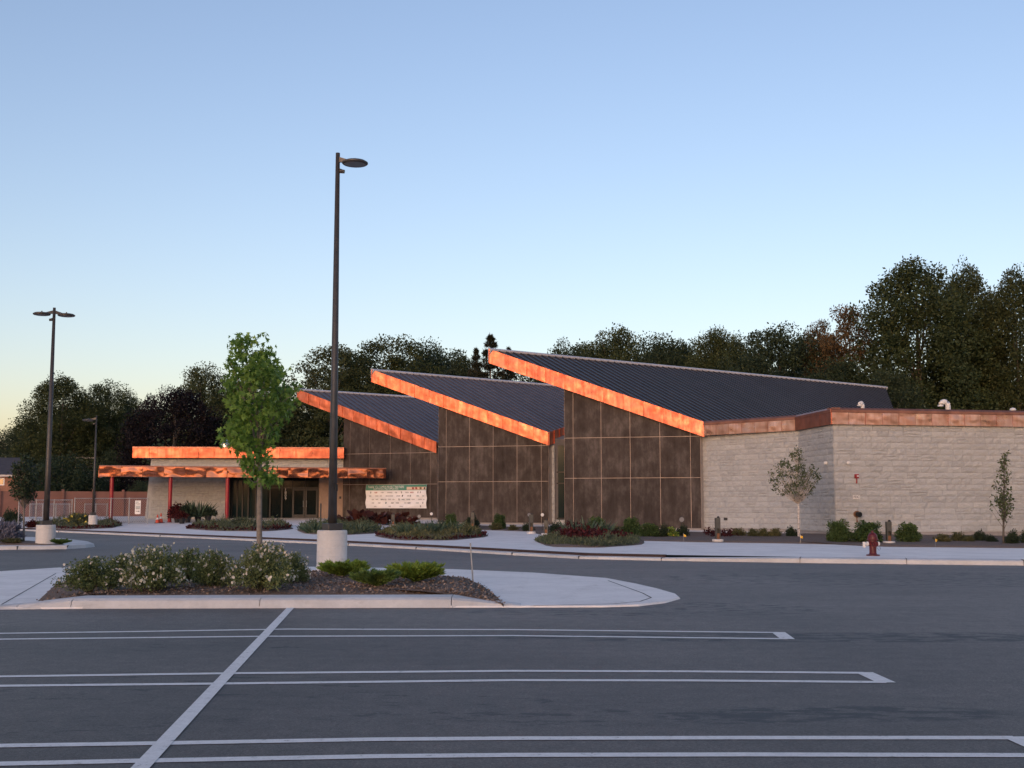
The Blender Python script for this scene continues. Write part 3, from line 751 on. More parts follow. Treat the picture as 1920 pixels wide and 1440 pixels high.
# ---- entrance wing at the left
YW = 86.0
wl, wr = at(285, 900, W1[0].y - .9), at(646, 900, W1[0].y + .25)
wl, wr = V2(wl), V2(wr); dw = (wr - wl).normalized(); nw = Vector((dw.y, -dw.x, 0))
zw = zg(wl); zwt = at(450, 860, wl.y).z
hp = lambda px: V3(hit(px, wl, wr), 0)
eL, eR = hp(431), hp(599)
def wallbox(name, a, c, z0, z1, th, mat, par=BLD, off=0.):
    b = MB(); q = [a + nw * off, c + nw * off, c + nw * off - nw * th, a + nw * off - nw * th]
    b.prism([V3(p, z0) for p in q], [V3(p, z1) for p in q]); return b.build(name, mat, par)
back = wallbox('building_core', wl + dw * .3 - nw * 1.3, wr - nw * 1.3, zw - .4, zwt + .3, 13, 'mortar')
sw = wallbox('stone_wall', wl, eL, zw - .4, zwt, .5, 'mortar'); up_w = wallbox('stone_wall', eL, wr, at(450, 893, wl.y).z, zwt, .5, 'mortar')
b = MB()
zc = at(450, 893, wl.y).z
for (a, c, z0, z1) in ((wl, eL, zw, zwt), (eL, wr, zc, zwt)):
    for i, (p, w, z, h, rz) in enumerate(stones_for(a, c, z0, z1, .32, .5, 1.3)):
        mt = Matrix.Translation((p.x + nw.x * .012, p.y + nw.y * .012, z)) @ Matrix.Rotation(rz, 4, 'Z') @ Matrix.Diagonal((w - .012, .055, h - .012, 1)); me = STN[i % 7]
        b.add([mt @ v.co for v in me.vertices], [tuple(f.vertices) for f in me.polygons])
tag(b.build('stone_courses', 'split_stone', BLD), kind='stuff')
bt = MB(); bl = wl - dw * .45                               # battered corner pier
bt.prism([V3(p, zw - .3) for p in (bl, wl + dw * .25, wl + dw * .25 - nw * 1.2, bl - nw * 1.2)], [V3(p, zwt) for p in (wl - dw * .1, wl + dw * .25, wl + dw * .25 - nw * 1.2, wl - dw * .1 - nw * 1.2)]); bt.build('corner_pier', 'split_stone', BLD)
wallbox('plaster_pier', eR, wr + dw * .1, zw - .4, zc, .5, 'tan_plaster')
# upper copper band
fa, fc = at(249, 840, wl.y - .8), at(645, 843, wr.y - .8); fc.z = fa.z
fascia_run(BLD, fa, fc, .68, 'copper_bright', 1.15, jit=.010, zt=0)
b = MB(); q = [V2(fa), V2(fc), V2(fc) - nw * 10, V2(fa) - nw * 10]
b.prism([V3(p, fa.z - .62) for p in q], [V3(p, fa.z - .05) for p in q]); b.build('flat_roof', 'soffit', BLD)
b = MB(); pr = [nw * .07 + up * .0, nw * .07 + up * .10, -nw * .35 + up * .12, -nw * .35 - up * .04]; b.prism([fa + p for p in pr], [fc + p for p in pr]); b.build('coping', 'copper_coping', BLD)
# glazed entrance
gz0, gz1 = zg(wl) + .02, zc
rec = .9
def gl(px): return hp(px) - nw * rec
ent = wallbox('entrance_glazing', hp(431) - nw * rec, hp(599) - nw * rec, gz0, gz1, .06, 'dark_glass')
wallbox('entrance_jamb', hp(431) + dw * .02, hp(431) + dw * .04, gz0, gz1, rec, 'bronze_frame'); wallbox('entrance_jamb', hp(599) - dw * .04, hp(599) - dw * .02, gz0, gz1, rec, 'bronze_frame')
b = MB(); q = [hp(433) - nw * (rec - .015), hp(500) - nw * (rec - .015)]
b.prism([V3(q[0], gz0), V3(q[1], gz0), V3(q[1], gz1), V3(q[0], gz1)], [V3(q[0] + nw * .02, gz0), V3(q[1] + nw * .02, gz0), V3(q[1] + nw * .02, gz1), V3(q[0] + nw * .02, gz1)]); b.build('glass_pane', 'teal_glass', ent)
ztr = at(560, 914, wl.y).z
def mull(px, z0, z1, w=.09):
    p = hp(px) - nw * (rec - .06); MB().box((p.x, p.y, (z0 + z1) / 2), (w, .12, z1 - z0), math.atan2(dw.y, dw.x)).build('mullion', 'bronze_frame', ent)
for px in (433, 443, 453, 464, 478, 505, 527.5, 597): mull(px, gz0, gz1)
for px in (506, 547, 571): mull(px, ztr, gz1, .05)
p0, p1 = hp(505) - nw * (rec - .06), hp(598) - nw * (rec - .06); pm = (p0 + p1) / 2
MB().box((pm.x, pm.y, ztr), ((p1 - p0).length, .13, .10), math.atan2(dw.y, dw.x)).build('transom', 'bronze_frame', ent)
for a_, c_ in ((547, 570.6), (571.4, 595)):
    pa, pb = hp(a_) - nw * (rec - .05), hp(c_) - nw * (rec - .05); w = (pb - pa).length; pm = (pa + pb) / 2; rz = math.atan2(dw.y, dw.x)
    b = MB()
    for s in (-1, 1): q = pm + dw * s * (w / 2 - .06); b.box((q.x, q.y, (gz0 + ztr - .06) / 2), (.12, .06, ztr - .06 - gz0), rz)
    for z, hh in ((gz0 + .13, .26), (ztr - .13, .13)): b.box((pm.x, pm.y, z), (w - .245, .058, hh), rz)
    door = b.build('entrance_door', 'bronze_frame', BLD)
    q = pm + dw * (w / 2 - .10) * (1 if a_ < 560 else -1) + nw * .06
    MB().tube([(q.x, q.y, gz0 + .8), (q.x, q.y, gz0 + 1.25)], .018, 8).build('door_handle', 'steel', door)
def text_mesh(txt, size, mat, name='lettering', depth=.004):
    cu = bpy.data.curves.new('t', 'FONT'); cu.body = txt; cu.size = size; cu.extrude = depth; cu.align_x = 'CENTER'; cu.align_y = 'CENTER'
    o = bpy.data.objects.new('t', cu); COL.objects.link(o); dg = bpy.context.evaluated_depsgraph_get()
    me = bpy.data.meshes.new_from_object(o.evaluated_get(dg)); me.name = name; me.materials.clear(); me.materials.append(M[mat])
    bpy.data.objects.remove(o); bpy.data.curves.remove(cu); return me
rzw = math.atan2(dw.y, dw.x)
for i, ch in enumerate('1809'):
    p = at(535.5, 918 + i * 5.7, (hp(536) - nw * (rec - .05)).y)
    o = link('numeral', text_mesh(ch, .27, 'white_paint'), ent); o.matrix_basis = Matrix.Translation((p.x, p.y, p.z)) @ Matrix.Rotation(rzw, 4, 'Z') @ Matrix.Rotation(math.pi / 2, 4, 'X')
# canopy with red posts
ca, cc = at(186, 874, 77.5), at(724, 880, W1[0].y - 2.6); cc.z = ca.z
ca.z = cc.z = (at(186, 874, 77.5).z + at(724, 880, W1[0].y - 2.6).z) / 2
dcn = V2(cc - ca).normalized(); ncn = Vector((dcn.y, -dcn.x, 0))
hC = .64
b = MB(); q = [V2(ca), V2(cc), V2(cc) - ncn * 2.0, hp(600) + nw * .02, hp(300) + nw * .02, V2(ca) - ncn * 4.5]
b.prism([V3(p, ca.z - hC + .10) for p in q], [V3(p, ca.z - .05) for p in q]); can = b.build('canopy', 'soffit_light', BLD)
fascia_run(BLD, ca, cc, hC, 'copper_wavy', 1.3, jit=.016, zt=0)
fascia_run(BLD, V3(V2(ca) - ncn * 4.5, ca.z), ca, hC, 'copper_wavy', 1.3, zt=0)
b = MB(); pr = [ncn * .06 + up * .0, ncn * .06 + up * .07, -ncn * .3 + up * .09, -ncn * .3 - up * .04]; b.prism([ca + p for p in pr], [cc + p for p in pr]); b.build('coping', 'copper_coping', BLD)
for px in (209, 319, 426):
    p = V3(hit(px, V2(ca) - ncn * .35, V2(cc) - ncn * .35, 930), 0); z0 = zg(p)
    b = MB(); b.tube([(p.x, p.y, z0), (p.x, p.y, ca.z - hC + .12)], .125, 14); b.lathe((p.x, p.y, z0 + .001), [(.18, 0), (.18, .03), (.13, .05)], 14); b.build('canopy_post', 'red_paint', BLD, smooth=False)
# small fittings on the wing roof
p = at(423, 838, wl.y + 4); b = MB(); b.lathe((p.x, p.y, p.z - .5), [(.28, 0), (.28, .62), (.36, .64), (.36, .70), (.17, .86), (.17, .94), (.10, 1.0), (0.02, 1.02)], 14); b.build('roof_vent', 'vent_metal', BLD, smooth=False)
p = at(324, 838, wl.y + 4); MB().tube([(p.x, p.y, p.z - .5), (p.x, p.y, p.z + .15)], .05, 8).build('vent_pipe', 'bronze_metal', BLD)
# vents on the flat roof at the right
def gooseneck(px, py_top, Y, r, bend, ang):
    p = at(px, py_top, Y); z0 = zT + .4; pts = [Vector((p.x, p.y, z0)), Vector((p.x, p.y, p.z - bend - r))]
    for k in range(1, 9):
        t = math.pi * k / 8 * .97; pts.append(Vector((p.x - bend * (1 - math.cos(t)) * math.cos(ang), p.y - bend * (1 - math.cos(t)) * math.sin(ang), p.z - bend - r + bend * math.sin(t))))
    b = MB(); b.tube(pts, r, 12); b.tube([pts[-1] + Vector((0, 0, .02)), pts[-1] - Vector((0, 0, .05))], r * 1.12, 12); b.build('vent_pipe', 'vent_white', BLD, smooth=True)
gooseneck(1617, 752, 62, .105, .13, .7); gooseneck(1777, 748.5, 60, .13, .21, .25); 
p = at(1899, 765, 60); b = MB(); b.lathe((p.x, p.y, zT + .4), [(.10, 0), (.10, p.z - zT - .55), (.16, p.z - zT - .5), (.12, p.z - zT - .42), (.02, p.z - zT - .38)], 12); b.build('vent_pipe', 'vent_white', BLD)
for px, py in ((1552, 868), (1589, 868)):                     # wall sensors either side of the corner
    a, c = (PB, PC) if px < 1562 else (PC, PD)
    q = V3(hit(px, V2(a), V2(c), py), 0); z = at(px, py, q.y - .1).z; nn = nB if px < 1562 else nC; q = q + nn * .10
    MB().lathe((q.x, q.y, z - .07), [(.07, 0), (.09, .05), (.09, .10), (.05, .14)], 12).build('wall_sensor', 'white_paint', BLD)
q = V3(hit(1362, V2(PA), V2(PB), 973), 0); z = at(1362, 973, q.y).z; q = q + nA * .06
MB().box((q.x, q.y, z), (.20, .06, .13), math.atan2(dA.y, dA.x)).build('wall_vent', 'bronze_metal', BLD)
q = V3(hit(642, wl, wr, 933), 0); z = at(641, 933, q.y).z; q = q + nw * .06 - dw * .15
MB().box((q.x, q.y, z), (.12, .08, .16), rzw).build('call_box', 'black_paint', BLD)

# ================================================================== TREES AND PLANTS
def foliage(name, centres, radii, per, size, shape, mat, up=.5, droop=0., flat=1., outward=.5, curl=0.):
    """leaf polygons scattered round cluster centres"""
    C_ = np.repeat(np.array(centres, float), per, axis=0); R = np.repeat(np.array(radii, float), per)
    n = len(C_); d = RNG.normal(size=(n, 3)); d /= np.linalg.norm(d, axis=1, keepdims=True)
    rr = R * RNG.uniform(.25, 1, n) ** .6
    off = d * rr[:, None]; off[:, 2] *= flat
    ax = d * outward + RNG.normal(size=(n, 3)) * .6; ax[:, 2] -= droop
    v, k = leaves(C_ + off, ax, RNG.uniform(.6, 1.3, n) * size, shape, up, curl)
    return raw_mesh(name, v, k, mat)
def limbs(name, H, centres, r0, mat, count=16, fork=.3, lean=.0, n=7):
    b = MB(); top = Vector((lean, 0, H * .9)); mid = Vector((lean * .4 + random.uniform(-.1, .1), random.uniform(-.1, .1), H * .45))
    b.tube([(0, 0, -.3), (0, 0, H * .05), mid, top], [r0 * 1.25, r0, r0 * .62, r0 * .12], n)
    for c in random.sample(list(centres), min(count, len(centres))):
        c = Vector(c); t = min(.85, max(fork, c.z / H * .65)); s = Vector((0, 0, 0)).lerp(mid, t / .45) if t < .45 else mid.lerp(top, (t - .45) / .45)
        m = s.lerp(c, .55) + Vector((0, 0, .04 * H * random.random())); r = r0 * (1 - t) * .5
        b.tube([s, m, c], [r, r * .6, r * .18], 5, False)
    return b.mesh(name, mat, smooth=True)
def env_clusters(H, W, prof, count, zmin, rad, inner=.1):
    out, rr = [], []
    for _ in range(count):
        t = random.random(); w = np.interp(t, [p[0] for p in prof], [p[1] for p in prof]) * W / 2
        if random.random() > w / (W / 2) * .9 + .1: continue
        a = random.uniform(0, 2 * math.pi); r = w * math.sqrt(random.uniform(inner ** 2, 1))
        out.append((r * math.cos(a), r * math.sin(a), (zmin + (1 - zmin) * t) * H)); rr.append(rad * random.uniform(.65, 1.25))
    return out, rr
VAR = {}
def variant(key, seed, H, W, prof, count, zmin, rad, per, size, shape, mat, r0, **kw):
    random.seed(seed); c, r = env_clusters(H, W, prof, count, zmin, rad, kw.pop('inner', .1))
    lc = kw.pop('limb_count', 16); fk = kw.pop('fork', .3); bark = kw.pop('bark', 'bark')
    VAR[key] = (limbs('trunk', H, c, r0, bark, lc, fk), foliage('crown', c, r, per, size, shape, mat, **kw), H, W)
BROAD = [(0, .5), (.12, .82), (.35, 1), (.6, 1), (.78, .88), (.9, .66), (1, .30)]
WIDE = [(0, .5), (.1, .8), (.3, .98), (.55, 1), (.75, .86), (.9, .55), (1, .2)]
ROUND = [(0, .78), (.15, .95), (.4, 1), (.65, .96), (.82, .8), (.93, .56), (1, .25)]
variant('maple_a', 11, 18, 11, BROAD, 420, .10, 1.05, 150, .27, 'diamond', 'leaf_maple', .34, flat=1.15)
variant('maple_b', 12, 18, 11, BROAD, 400, .10, 1.05, 150, .27, 'diamond', 'leaf_deep', .34, flat=1.25)
variant('maple_c', 13, 18, 11, ROUND, 460, .06, 1.05, 150, .27, 'diamond', 'leaf_deep', .34)
variant('tall_a', 14, 22, 12, WIDE, 560, .14, 1.05, 150, .27, 'diamond', 'leaf_maple', .42, flat=1.1)
variant('tall_b', 15, 22, 11, WIDE, 460, .14, 1.05, 150, .27, 'diamond', 'leaf_locust', .40, flat=1.2)
variant('airy_a', 16, 16, 10, ROUND, 270, .14, .95, 130, .24, 'diamond', 'leaf_locust', .28, flat=.6, droop=.3)
variant('airy_b', 17, 18, 9, WIDE, 200, .22, .95, 130, .25, 'diamond', 'leaf_warm', .28, flat=.75)
variant('beech', 18, 13, 12, ROUND, 620, .02, .9, 110, .25, 'diamond', 'leaf_beech', .4, inner=.55)
variant('bushy', 19, 6, 7, ROUND, 260, .02, .7, 90, .22, 'diamond', 'leaf_deep', .15, inner=.3)
# spruce: tiers of drooping branches
random.seed(21); c, r = [], []
for k in range(22):
    t = k / 21; z = 2 + 14.2 * t; w = 3.6 * (1 - t) ** .75 + .12
    for j in range(max(4, int(11 * (1 - t) + 4))):
        a = random.uniform(0, 6.28)
        for q in (.35, .65, .92): c.append((w * q * math.cos(a), w * q * math.sin(a), z + .25 * w * q * (.6 if t > .5 else .2) + random.uniform(-.2, .2))); r.append(.20 + .16 * (1 - t))
VAR['spruce'] = (limbs('trunk', 17, c, .25, 'bark', 20, .1), foliage('crown', c, r, 48, .32, 'tri', 'needle', flat=.5, droop=.1, outward=1.2), 17, 7.4)
def plant_tree(name, key, px, top, width, Y, label, cat='tree', group=None, base=None, lean=0):
    tr, cr, H, W = VAR[key]; p = at(px, top, Y); z0 = zg((p.x, p.y)) - .05 if base is None else base
    h = p.z - z0; w = width / F * Y * (1.45 if key[:5] in ('maple', 'airy_') else 1.32 if key[:4] == 'tall' else 1.12)
    o = root(name, (p.x, p.y, z0), label, cat, group, random.uniform(0, 6.28), (w / W, w / W, h / (H + .8)))
    link('trunk', tr, o, True); link('crown', cr, o, True); return o
random.seed(5)
TB = 'trees behind the building'
for a in (
    ('broadleaf_tree', 'maple_b', 8, 806, 110, 170, 'distant green tree at the left edge above the blue-grey roof', 'tree', TB),
    ('broadleaf_tree', 'tall_b', 120, 703, 135, 128, 'tall uneven dark tree right of the two-headed lamp post', 'tree', TB),
    ('broadleaf_tree', 'maple_b', 70, 770, 80, 135, 'lower leafy tree crossed by the pole of the two-headed lamp', 'tree', TB),
    ('broadleaf_tree', 'maple_a', 207, 716, 95, 132, 'dark green tree just left of the purple beech', 'tree', TB),
    ('broadleaf_tree', 'maple_c', 250, 745, 55, 138, 'slim tree squeezed between its taller neighbour and the purple beech', 'tree', TB),
    ('purple_beech', 'beech', 330, 724, 175, 112, 'round black-purple beech tree behind the low entrance roof', 'tree', TB),
    ('broadleaf_tree', 'maple_a', 385, 684, 100, 130, 'upright green tree between the purple beech and the young sweetgum', 'tree', TB),
    ('broadleaf_tree', 'maple_c', 470, 700, 130, 138, 'dark tree hidden behind the crown of the young sweetgum', 'tree', TB),
    ('locust_tree', 'airy_a', 625, 640, 150, 118, 'feathery loose tree above the left end of the lowest roof', 'tree', TB),
    ('locust_tree', 'airy_a', 735, 622, 150, 122, 'feathery rounded tree above the tip of the middle roof', 'tree', TB),
    ('broadleaf_tree', 'maple_b', 800, 640, 130, 130, 'dense dark tree above the middle roof, left of the spruce', 'tree', TB),
    ('broadleaf_tree', 'maple_c', 862, 660, 90, 126, 'low dense tree touching the left side of the spruce', 'tree', TB),
    ('broadleaf_tree', 'maple_c', 560, 740, 130, 120, 'low dark tree under the tip of the lowest roof', 'tree', TB),
    ('spruce_tree', 'spruce', 920, 603, 120, 112, 'pointed dark spruce left of the highest roof tip', 'tree', TB),
    ('spruce_tree', 'spruce', 954, 628, 80, 114, 'smaller spruce leaning on the taller spruce by the highest roof tip', 'tree', TB),
    ('spruce_tree', 'spruce', 893, 630, 90, 116, 'lower spruce touching the left side of the tallest spruce', 'tree', TB),
    ('broadleaf_tree', 'maple_b', 1060, 640, 90, 125, 'small dark tree first right of the gap beside the spruces', 'tree', TB),
    ('broadleaf_tree', 'maple_a', 1150, 614, 125, 128, 'warm brown-green tree above the middle of the highest roof edge', 'tree', TB),
    ('broadleaf_tree', 'maple_c', 1245, 626, 110, 124, 'rounded green tree above the middle of the highest roof', 'tree', TB),
    ('broadleaf_tree', 'tall_a', 1345, 614, 120, 122, 'tree with a spiky top over the right half of the highest roof', 'tree', TB),
    ('broadleaf_tree', 'maple_c', 1460, 606, 150, 120, 'wide dark rounded tree above the right half of the highest roof', 'tree', TB),
    ('locust_tree', 'airy_b', 1590, 556, 100, 116, 'thin open tree showing sky through it, beside the largest trees', 'tree', TB),
    ('locust_tree', 'airy_b', 1535, 585, 65, 119, 'small open tree leaning left of the taller open one', 'tree', TB),
    ('broadleaf_tree', 'tall_a', 1715, 486, 205, 112, 'tallest big tree above the right end of the highest roof', 'tree', TB),
    ('broadleaf_tree', 'tall_b', 1815, 492, 130, 116, 'tall slim tree just right of the tallest big tree', 'tree', TB),
    ('broadleaf_tree', 'tall_b', 1900, 502, 150, 113, 'big tree cut off by the right edge of the picture', 'tree', TB),
    ('broadleaf_tree', 'maple_c', 1660, 690, 110, 104, 'low bushy tree at the end of the highest roof ridge', 'tree', TB),
    ('broadleaf_tree', 'maple_b', 1800, 640, 190, 118, 'dark lower tree behind the curved white vent pipe', 'tree', TB),
    ('broadleaf_tree', 'maple_c', 1400, 660, 120, 112, 'low dark tree along the upper edge of the highest roof', 'tree', TB),
    ('broadleaf_tree', 'maple_c', 1560, 670, 120, 110, 'low dark tree under the thin open tree', 'tree', TB),
    ('broadleaf_tree', 'maple_c', 1000, 676, 120, 132, 'dark tree seen below the tip of the highest roof', 'tree', TB),
    ('broadleaf_tree', 'maple_c', 675, 655, 140, 140, 'farther dark tree filling the gap right of the tall lamp pole', 'tree', TB),
    ('broadleaf_tree', 'maple_b', 840, 660, 130, 142, 'farther dark tree between the middle roof and the spruce', 'tree', TB),
    ('broadleaf_tree', 'maple_c', 1105, 640, 130, 142, 'farther tree filling the gap behind the small dark tree right of the spruces', 'tree', TB),
    ('broadleaf_tree', 'maple_b', 1205, 634, 130, 144, 'farther tree between the warm tree and the rounded green tree', 'tree', TB),
    ('broadleaf_tree', 'maple_c', 1300, 636, 130, 142, 'farther tree left of the spiky-topped tree', 'tree', TB),
    ('broadleaf_tree', 'maple_b', 1400, 630, 130, 142, 'farther tree between the spiky-topped tree and the wide dark one', 'tree', TB),
    ('broadleaf_tree', 'maple_c', 1520, 622, 130, 142, 'farther tree right of the wide dark rounded tree', 'tree', TB),
    ('broadleaf_tree', 'maple_a', 300, 760, 150, 145, 'farther tree showing left of the purple beech top', 'tree', TB),
    ('broadleaf_tree', 'maple_a', 160, 760, 130, 145, 'farther tree filling the gap between the two tall left trees', 'tree', TB),
    ('broadleaf_tree', 'bushy', 118, 846, 130, 104, 'broad evergreen bush behind the brown wall and the two-headed lamp', 'shrub', None),
    ('broadleaf_tree', 'bushy', 215, 838, 70, 112, 'dark bush behind the brown wall next to the purple beech', 'shrub', None),
    ('broadleaf_tree', 'bushy', 265, 898, 50, 101, 'small dark bush seen under the canopy left of the stone wall', 'shrub', None),
): plant_tree(*a)
# undergrowth below the tree line
random.seed(31); cs, rs = [], []
for _ in range(1500):
    px = random.uniform(-60, 2050); Y = random.uniform(101, 135) if px > 280 else random.uniform(130, 150); q = at(px, 900, Y)
    if px < 760 and Y < 104: continue
    cs.append((q.x, q.y, random.uniform(.3, 6.0) * (1.3 if px > 1600 else 1.05))); rs.append(random.uniform(.8, 1.5))
tag(link('undergrowth', foliage('undergrowth', cs, rs, 50, .42, 'diamond', 'leaf_deep')), 'dark undergrowth filling the space below the tree line', 'undergrowth', kind='stuff')
# the belt of trees across the road behind the photographer (seen mirrored in copper and glass)
cs, rs = [], []
for k in range(46):
    x = -125 + k * 5.6 + random.uniform(-2, 2); h = random.uniform(5, 10); y = -74 + random.uniform(-6, 6)
    for j in range(42): cs.append((x + random.gauss(0, 2.1), y + random.gauss(0, 1.6), random.uniform(.5, h) )); rs.append(random.uniform(1.0, 1.9))
tag(link('tree_belt', foliage('tree_belt', cs, rs, 26, .8, 'diamond', 'leaf_deep')), 'belt of trees across the road behind the parking lot', 'tree belt', kind='stuff')

# ---- the young sweetgum on the island
def sweetgum():
    random.seed(41); base = G(486, 1078, .15); Y = base.y; cx = base.x
    env = [(630, 440, 495), (650, 430, 512), (680, 427, 521), (702, 425, 548), (722, 421, 561), (745, 422, 562), (770, 424, 556), (790, 420, 534), (810, 411, 521), (830, 412, 511), (845, 450, 506), (870, 458, 502), (890, 453, 526), (908, 453, 526)]
    shoots = []
    while len(shoots) < 330:
        y = random.uniform(632, 906); i = [e[0] for e in env]; l, r_ = np.interp(y, i, [e[1] for e in env]), np.interp(y, i, [e[2] for e in env])
        if random.random() > (r_ - l) / 145: continue
        m, hw = (l + r_) / 2, (r_ - l) / 2 - 1
        a = random.uniform(0, 6.28); rr = math.sqrt(random.uniform(.05, 1)); hwm = hw / F * Y
        p = at(m + hw * rr * math.cos(a), y, Y); shoots.append(Vector((p.x, Y + min(hwm, .75) * rr * math.sin(a), p.z)))
    o = root('sweetgum_tree', (base.x, base.y, .15), 'young sweetgum with star-shaped leaves on the island behind the flowering shrubs', 'tree')
    b = MB(); fork = at(486, 858, Y); f2 = at(487, 900, Y)
    b.tube([(base.x, Y, .05), (base.x, Y, .5), at(486, 960, Y), f2, fork], [.075, .062, .058, .052, .042], 10)
    tips = [at(470, 650, Y), at(500, 680, Y), at(445, 700, Y), at(535, 720, Y), at(430, 815, Y), at(512, 770, Y), at(505, 888, Y), at(462, 890, Y)]
    for k, t in enumerate(tips):
        s = fork if k < 6 else f2; t = t + Vector((0, random.uniform(-.35, .35), 0)); m = s.lerp(t, .45) + Vector((0, 0, .15 if k < 6 else -.1))
        b.tube([s - Vector((0, 0, .02)), m, t], [.030 if k < 6 else .016, .018, .005], 6, False)
    for s in random.sample(shoots, 60):
        t = min(tips, key=lambda q: (q - s).length); a = fork.lerp(t, random.uniform(.3, .9)); b.tube([a, a.lerp(s, .5) + Vector((0, 0, .05)), s], [.010, .007, .003], 5, False)
    b.build('trunk', 'young_bark', o, smooth=True)
    me = foliage('crown', [tuple(s) for s in shoots], [random.uniform(.10, .19) for _ in shoots], 10, .12, 'star', 'leaf_sweetgum', up=.35, droop=.75, outward=.6, curl=.25)
    link('crown', me, o)
sweetgum()

# ---- small trees
def small_tree(name, label, px, pyb, pyt, env, z, bark, leaf, lsize, nshoots, per, shrad, r0, shape='oval', clear=None, group=None, droop=.2):
    base = G(px, pyb, z); Y = base.y; o = root(name, (base.x, Y, z), label, 'tree', group); shoots = []
    ys = [e[0] for e in env]; wmax = max(e[2] - e[1] for e in env); guard = 0
    while len(shoots) < nshoots and guard < 20000:
        guard += 1; y = random.uniform(ys[0], ys[-1]); l, r_ = np.interp(y, ys, [e[1] for e in env]), np.interp(y, ys, [e[2] for e in env])
        if random.random() > (r_ - l) / wmax: continue
        m, hw = (l + r_) / 2, (r_ - l) / 2; a = random.uniform(0, 6.28); rr = math.sqrt(random.random())
        p = at(m + hw * rr * math.cos(a), y, Y); shoots.append(Vector((p.x, Y + hw / F * Y * rr * math.sin(a), p.z)))
    top = at((env[0][1] + env[0][2]) / 2, env[0][0], Y); b = MB(); b.tube([(base.x, Y, z - .1), (base.x, Y, base.z + .3), base.lerp(top, .45), top], [r0 * 1.2, r0, r0 * .7, r0 * .15], 8)
    zlow = at(px, ys[-1], Y).z - (.35 if clear is None else clear)
    for s in shoots:
        zz = max(zlow, s.z - (abs(s.x - base.x) + abs(s.y - Y)) * 1.1 - .1); t = (zz - z) / (top.z - z); a = base.lerp(top, max(.05, t))
        b.tube([a, a.lerp(s, .5) + Vector((0, 0, -.02)), s], [r0 * .28, r0 * .17, r0 * .06], 4, False)
    b.build('trunk', bark, o, smooth=True)
    link('crown', foliage('crown', [tuple(s) for s in shoots], [shrad * random.uniform(.6, 1.3) for _ in shoots], per, lsize, shape, leaf, droop=droop), o)
random.seed(51)
small_tree('birch_tree', 'young white-stemmed birch in front of the pale stone wall', 1498, 1008, 835, [(836, 1491, 1499), (858, 1478, 1507), (872, 1455, 1522), (885, 1443, 1534), (900, 1442, 1538), (912, 1445, 1530), (924, 1460, 1524), (930, 1484, 1510)], .2, 'birch_bark', 'leaf_birch', .085, 170, 15, .13, .055, 'oval')
small_tree('columnar_tree', 'slim dark upright young tree by the stone wall at the right edge', 1882, 1019, 845, [(846, 1876, 1890), (880, 1869, 1894), (905, 1864, 1890), (935, 1858, 1900), (950, 1856, 1900), (965, 1864, 1897), (975, 1874, 1890)], .2, 'bark', 'leaf_birch', .09, 100, 9, .09, .04, 'oval')
small_tree('street_tree', 'small leafy tree with a thin stem on the left lamp island', 44, 1014, 850, [(852, 40, 52), (875, 28, 66), (900, 20, 70), (920, 24, 72), (938, 36, 62)], .2, 'young_bark', 'leaf_deep', .11, 130, 16, .16, .045)
small_tree('street_tree', 'small leafy tree behind the wire fence by the far lamp post', 160, 972, 893, [(893, 156, 166), (908, 150, 172), (925, 143, 178), (940, 145, 176)], .4, 'young_bark', 'leaf_maple', .16, 90, 14, .26, .06)

# ---- shrubs
def shrub_mesh(key, seed, W, H, nsh, per, lsize, shape, leaf, flower=None, fl_n=0, fl_size=.045, rad=.10, spiky=0., skirt=.15):
    random.seed(seed); cs = []
    for _ in range(nsh):
        a = random.uniform(0, 6.28); t = random.random(); el = math.asin(max(0, min(1, random.uniform(0, 1)))); k = random.uniform(.55, 1) if random.random() < .8 else random.uniform(.1, .55)
        w = k * random.uniform(.85, 1.1)
        cs.append((W / 2 * w * math.cos(el) * math.cos(a), W / 2 * w * math.cos(el) * math.sin(a), H * (skirt + (1 - skirt) * w * math.sin(el)) * random.uniform(.9, 1.08)))
    b = MB()
    for c in random.sample(cs, min(26, nsh)): b.tube([(c[0] * .12, c[1] * .12, -.03), (c[0] * .6, c[1] * .6, c[2] * .6), c], [.012, .008, .003], 4, False)
    st = b.mesh('stems', 'bark'); fo = foliage('foliage', cs, [rad * random.uniform(.6, 1.3) for _ in cs], per, lsize, shape, leaf, up=.2, droop=-.5 * spiky, outward=.8)
    fm = None
    if flower:
        out = [c for c in cs if (c[0] / W * 2) ** 2 + (c[1] / W * 2) ** 2 + (c[2] / H) ** 2 > .5] or cs; P = []
        hot = random.sample(out, max(3, len(out) // 3))
        for _ in range(fl_n):
            c = Vector(random.choice(hot if random.random() < .7 else out)); d = Vector((c.x, c.y, c.z * .8)).normalized(); P.append(c + d * (rad * random.uniform(.7, 1.25)) + Vector((random.gauss(0, rad * .4), random.gauss(0, rad * .4), random.gauss(0, rad * .3))))
        P = np.array(P); v1, k = leaves(P, RNG.normal(size=P.shape), np.full(len(P), fl_size) * RNG.uniform(.7, 1.25, len(P)), 'petal', .4)
        fm = raw_mesh('flowers', v1, k, flower)
    VAR[key] = (st, fo, fm, W, H)
shrub_mesh('potentilla_a', 61, 1.35, .80, 240, 34, .050, 'diamond', 'leaf_shrub', 'petal_white', 340, .058, .10, 1.)
shrub_mesh('potentilla_b', 62, 1.30, .75, 240, 34, .050, 'diamond', 'leaf_shrub', 'petal_white', 120, .050, .10, 1.)
shrub_mesh('box_a', 63, 1.2, 1.0, 150, 34, .085, 'oval', 'leaf_box', rad=.13)
shrub_mesh('olive_a', 64, .8, .6, 80, 34, .06, 'oval', 'leaf_olive', rad=.10)
shrub_mesh('dark_a', 65, .9, .7, 90, 34, .075, 'oval', 'leaf_deep', rad=.11)
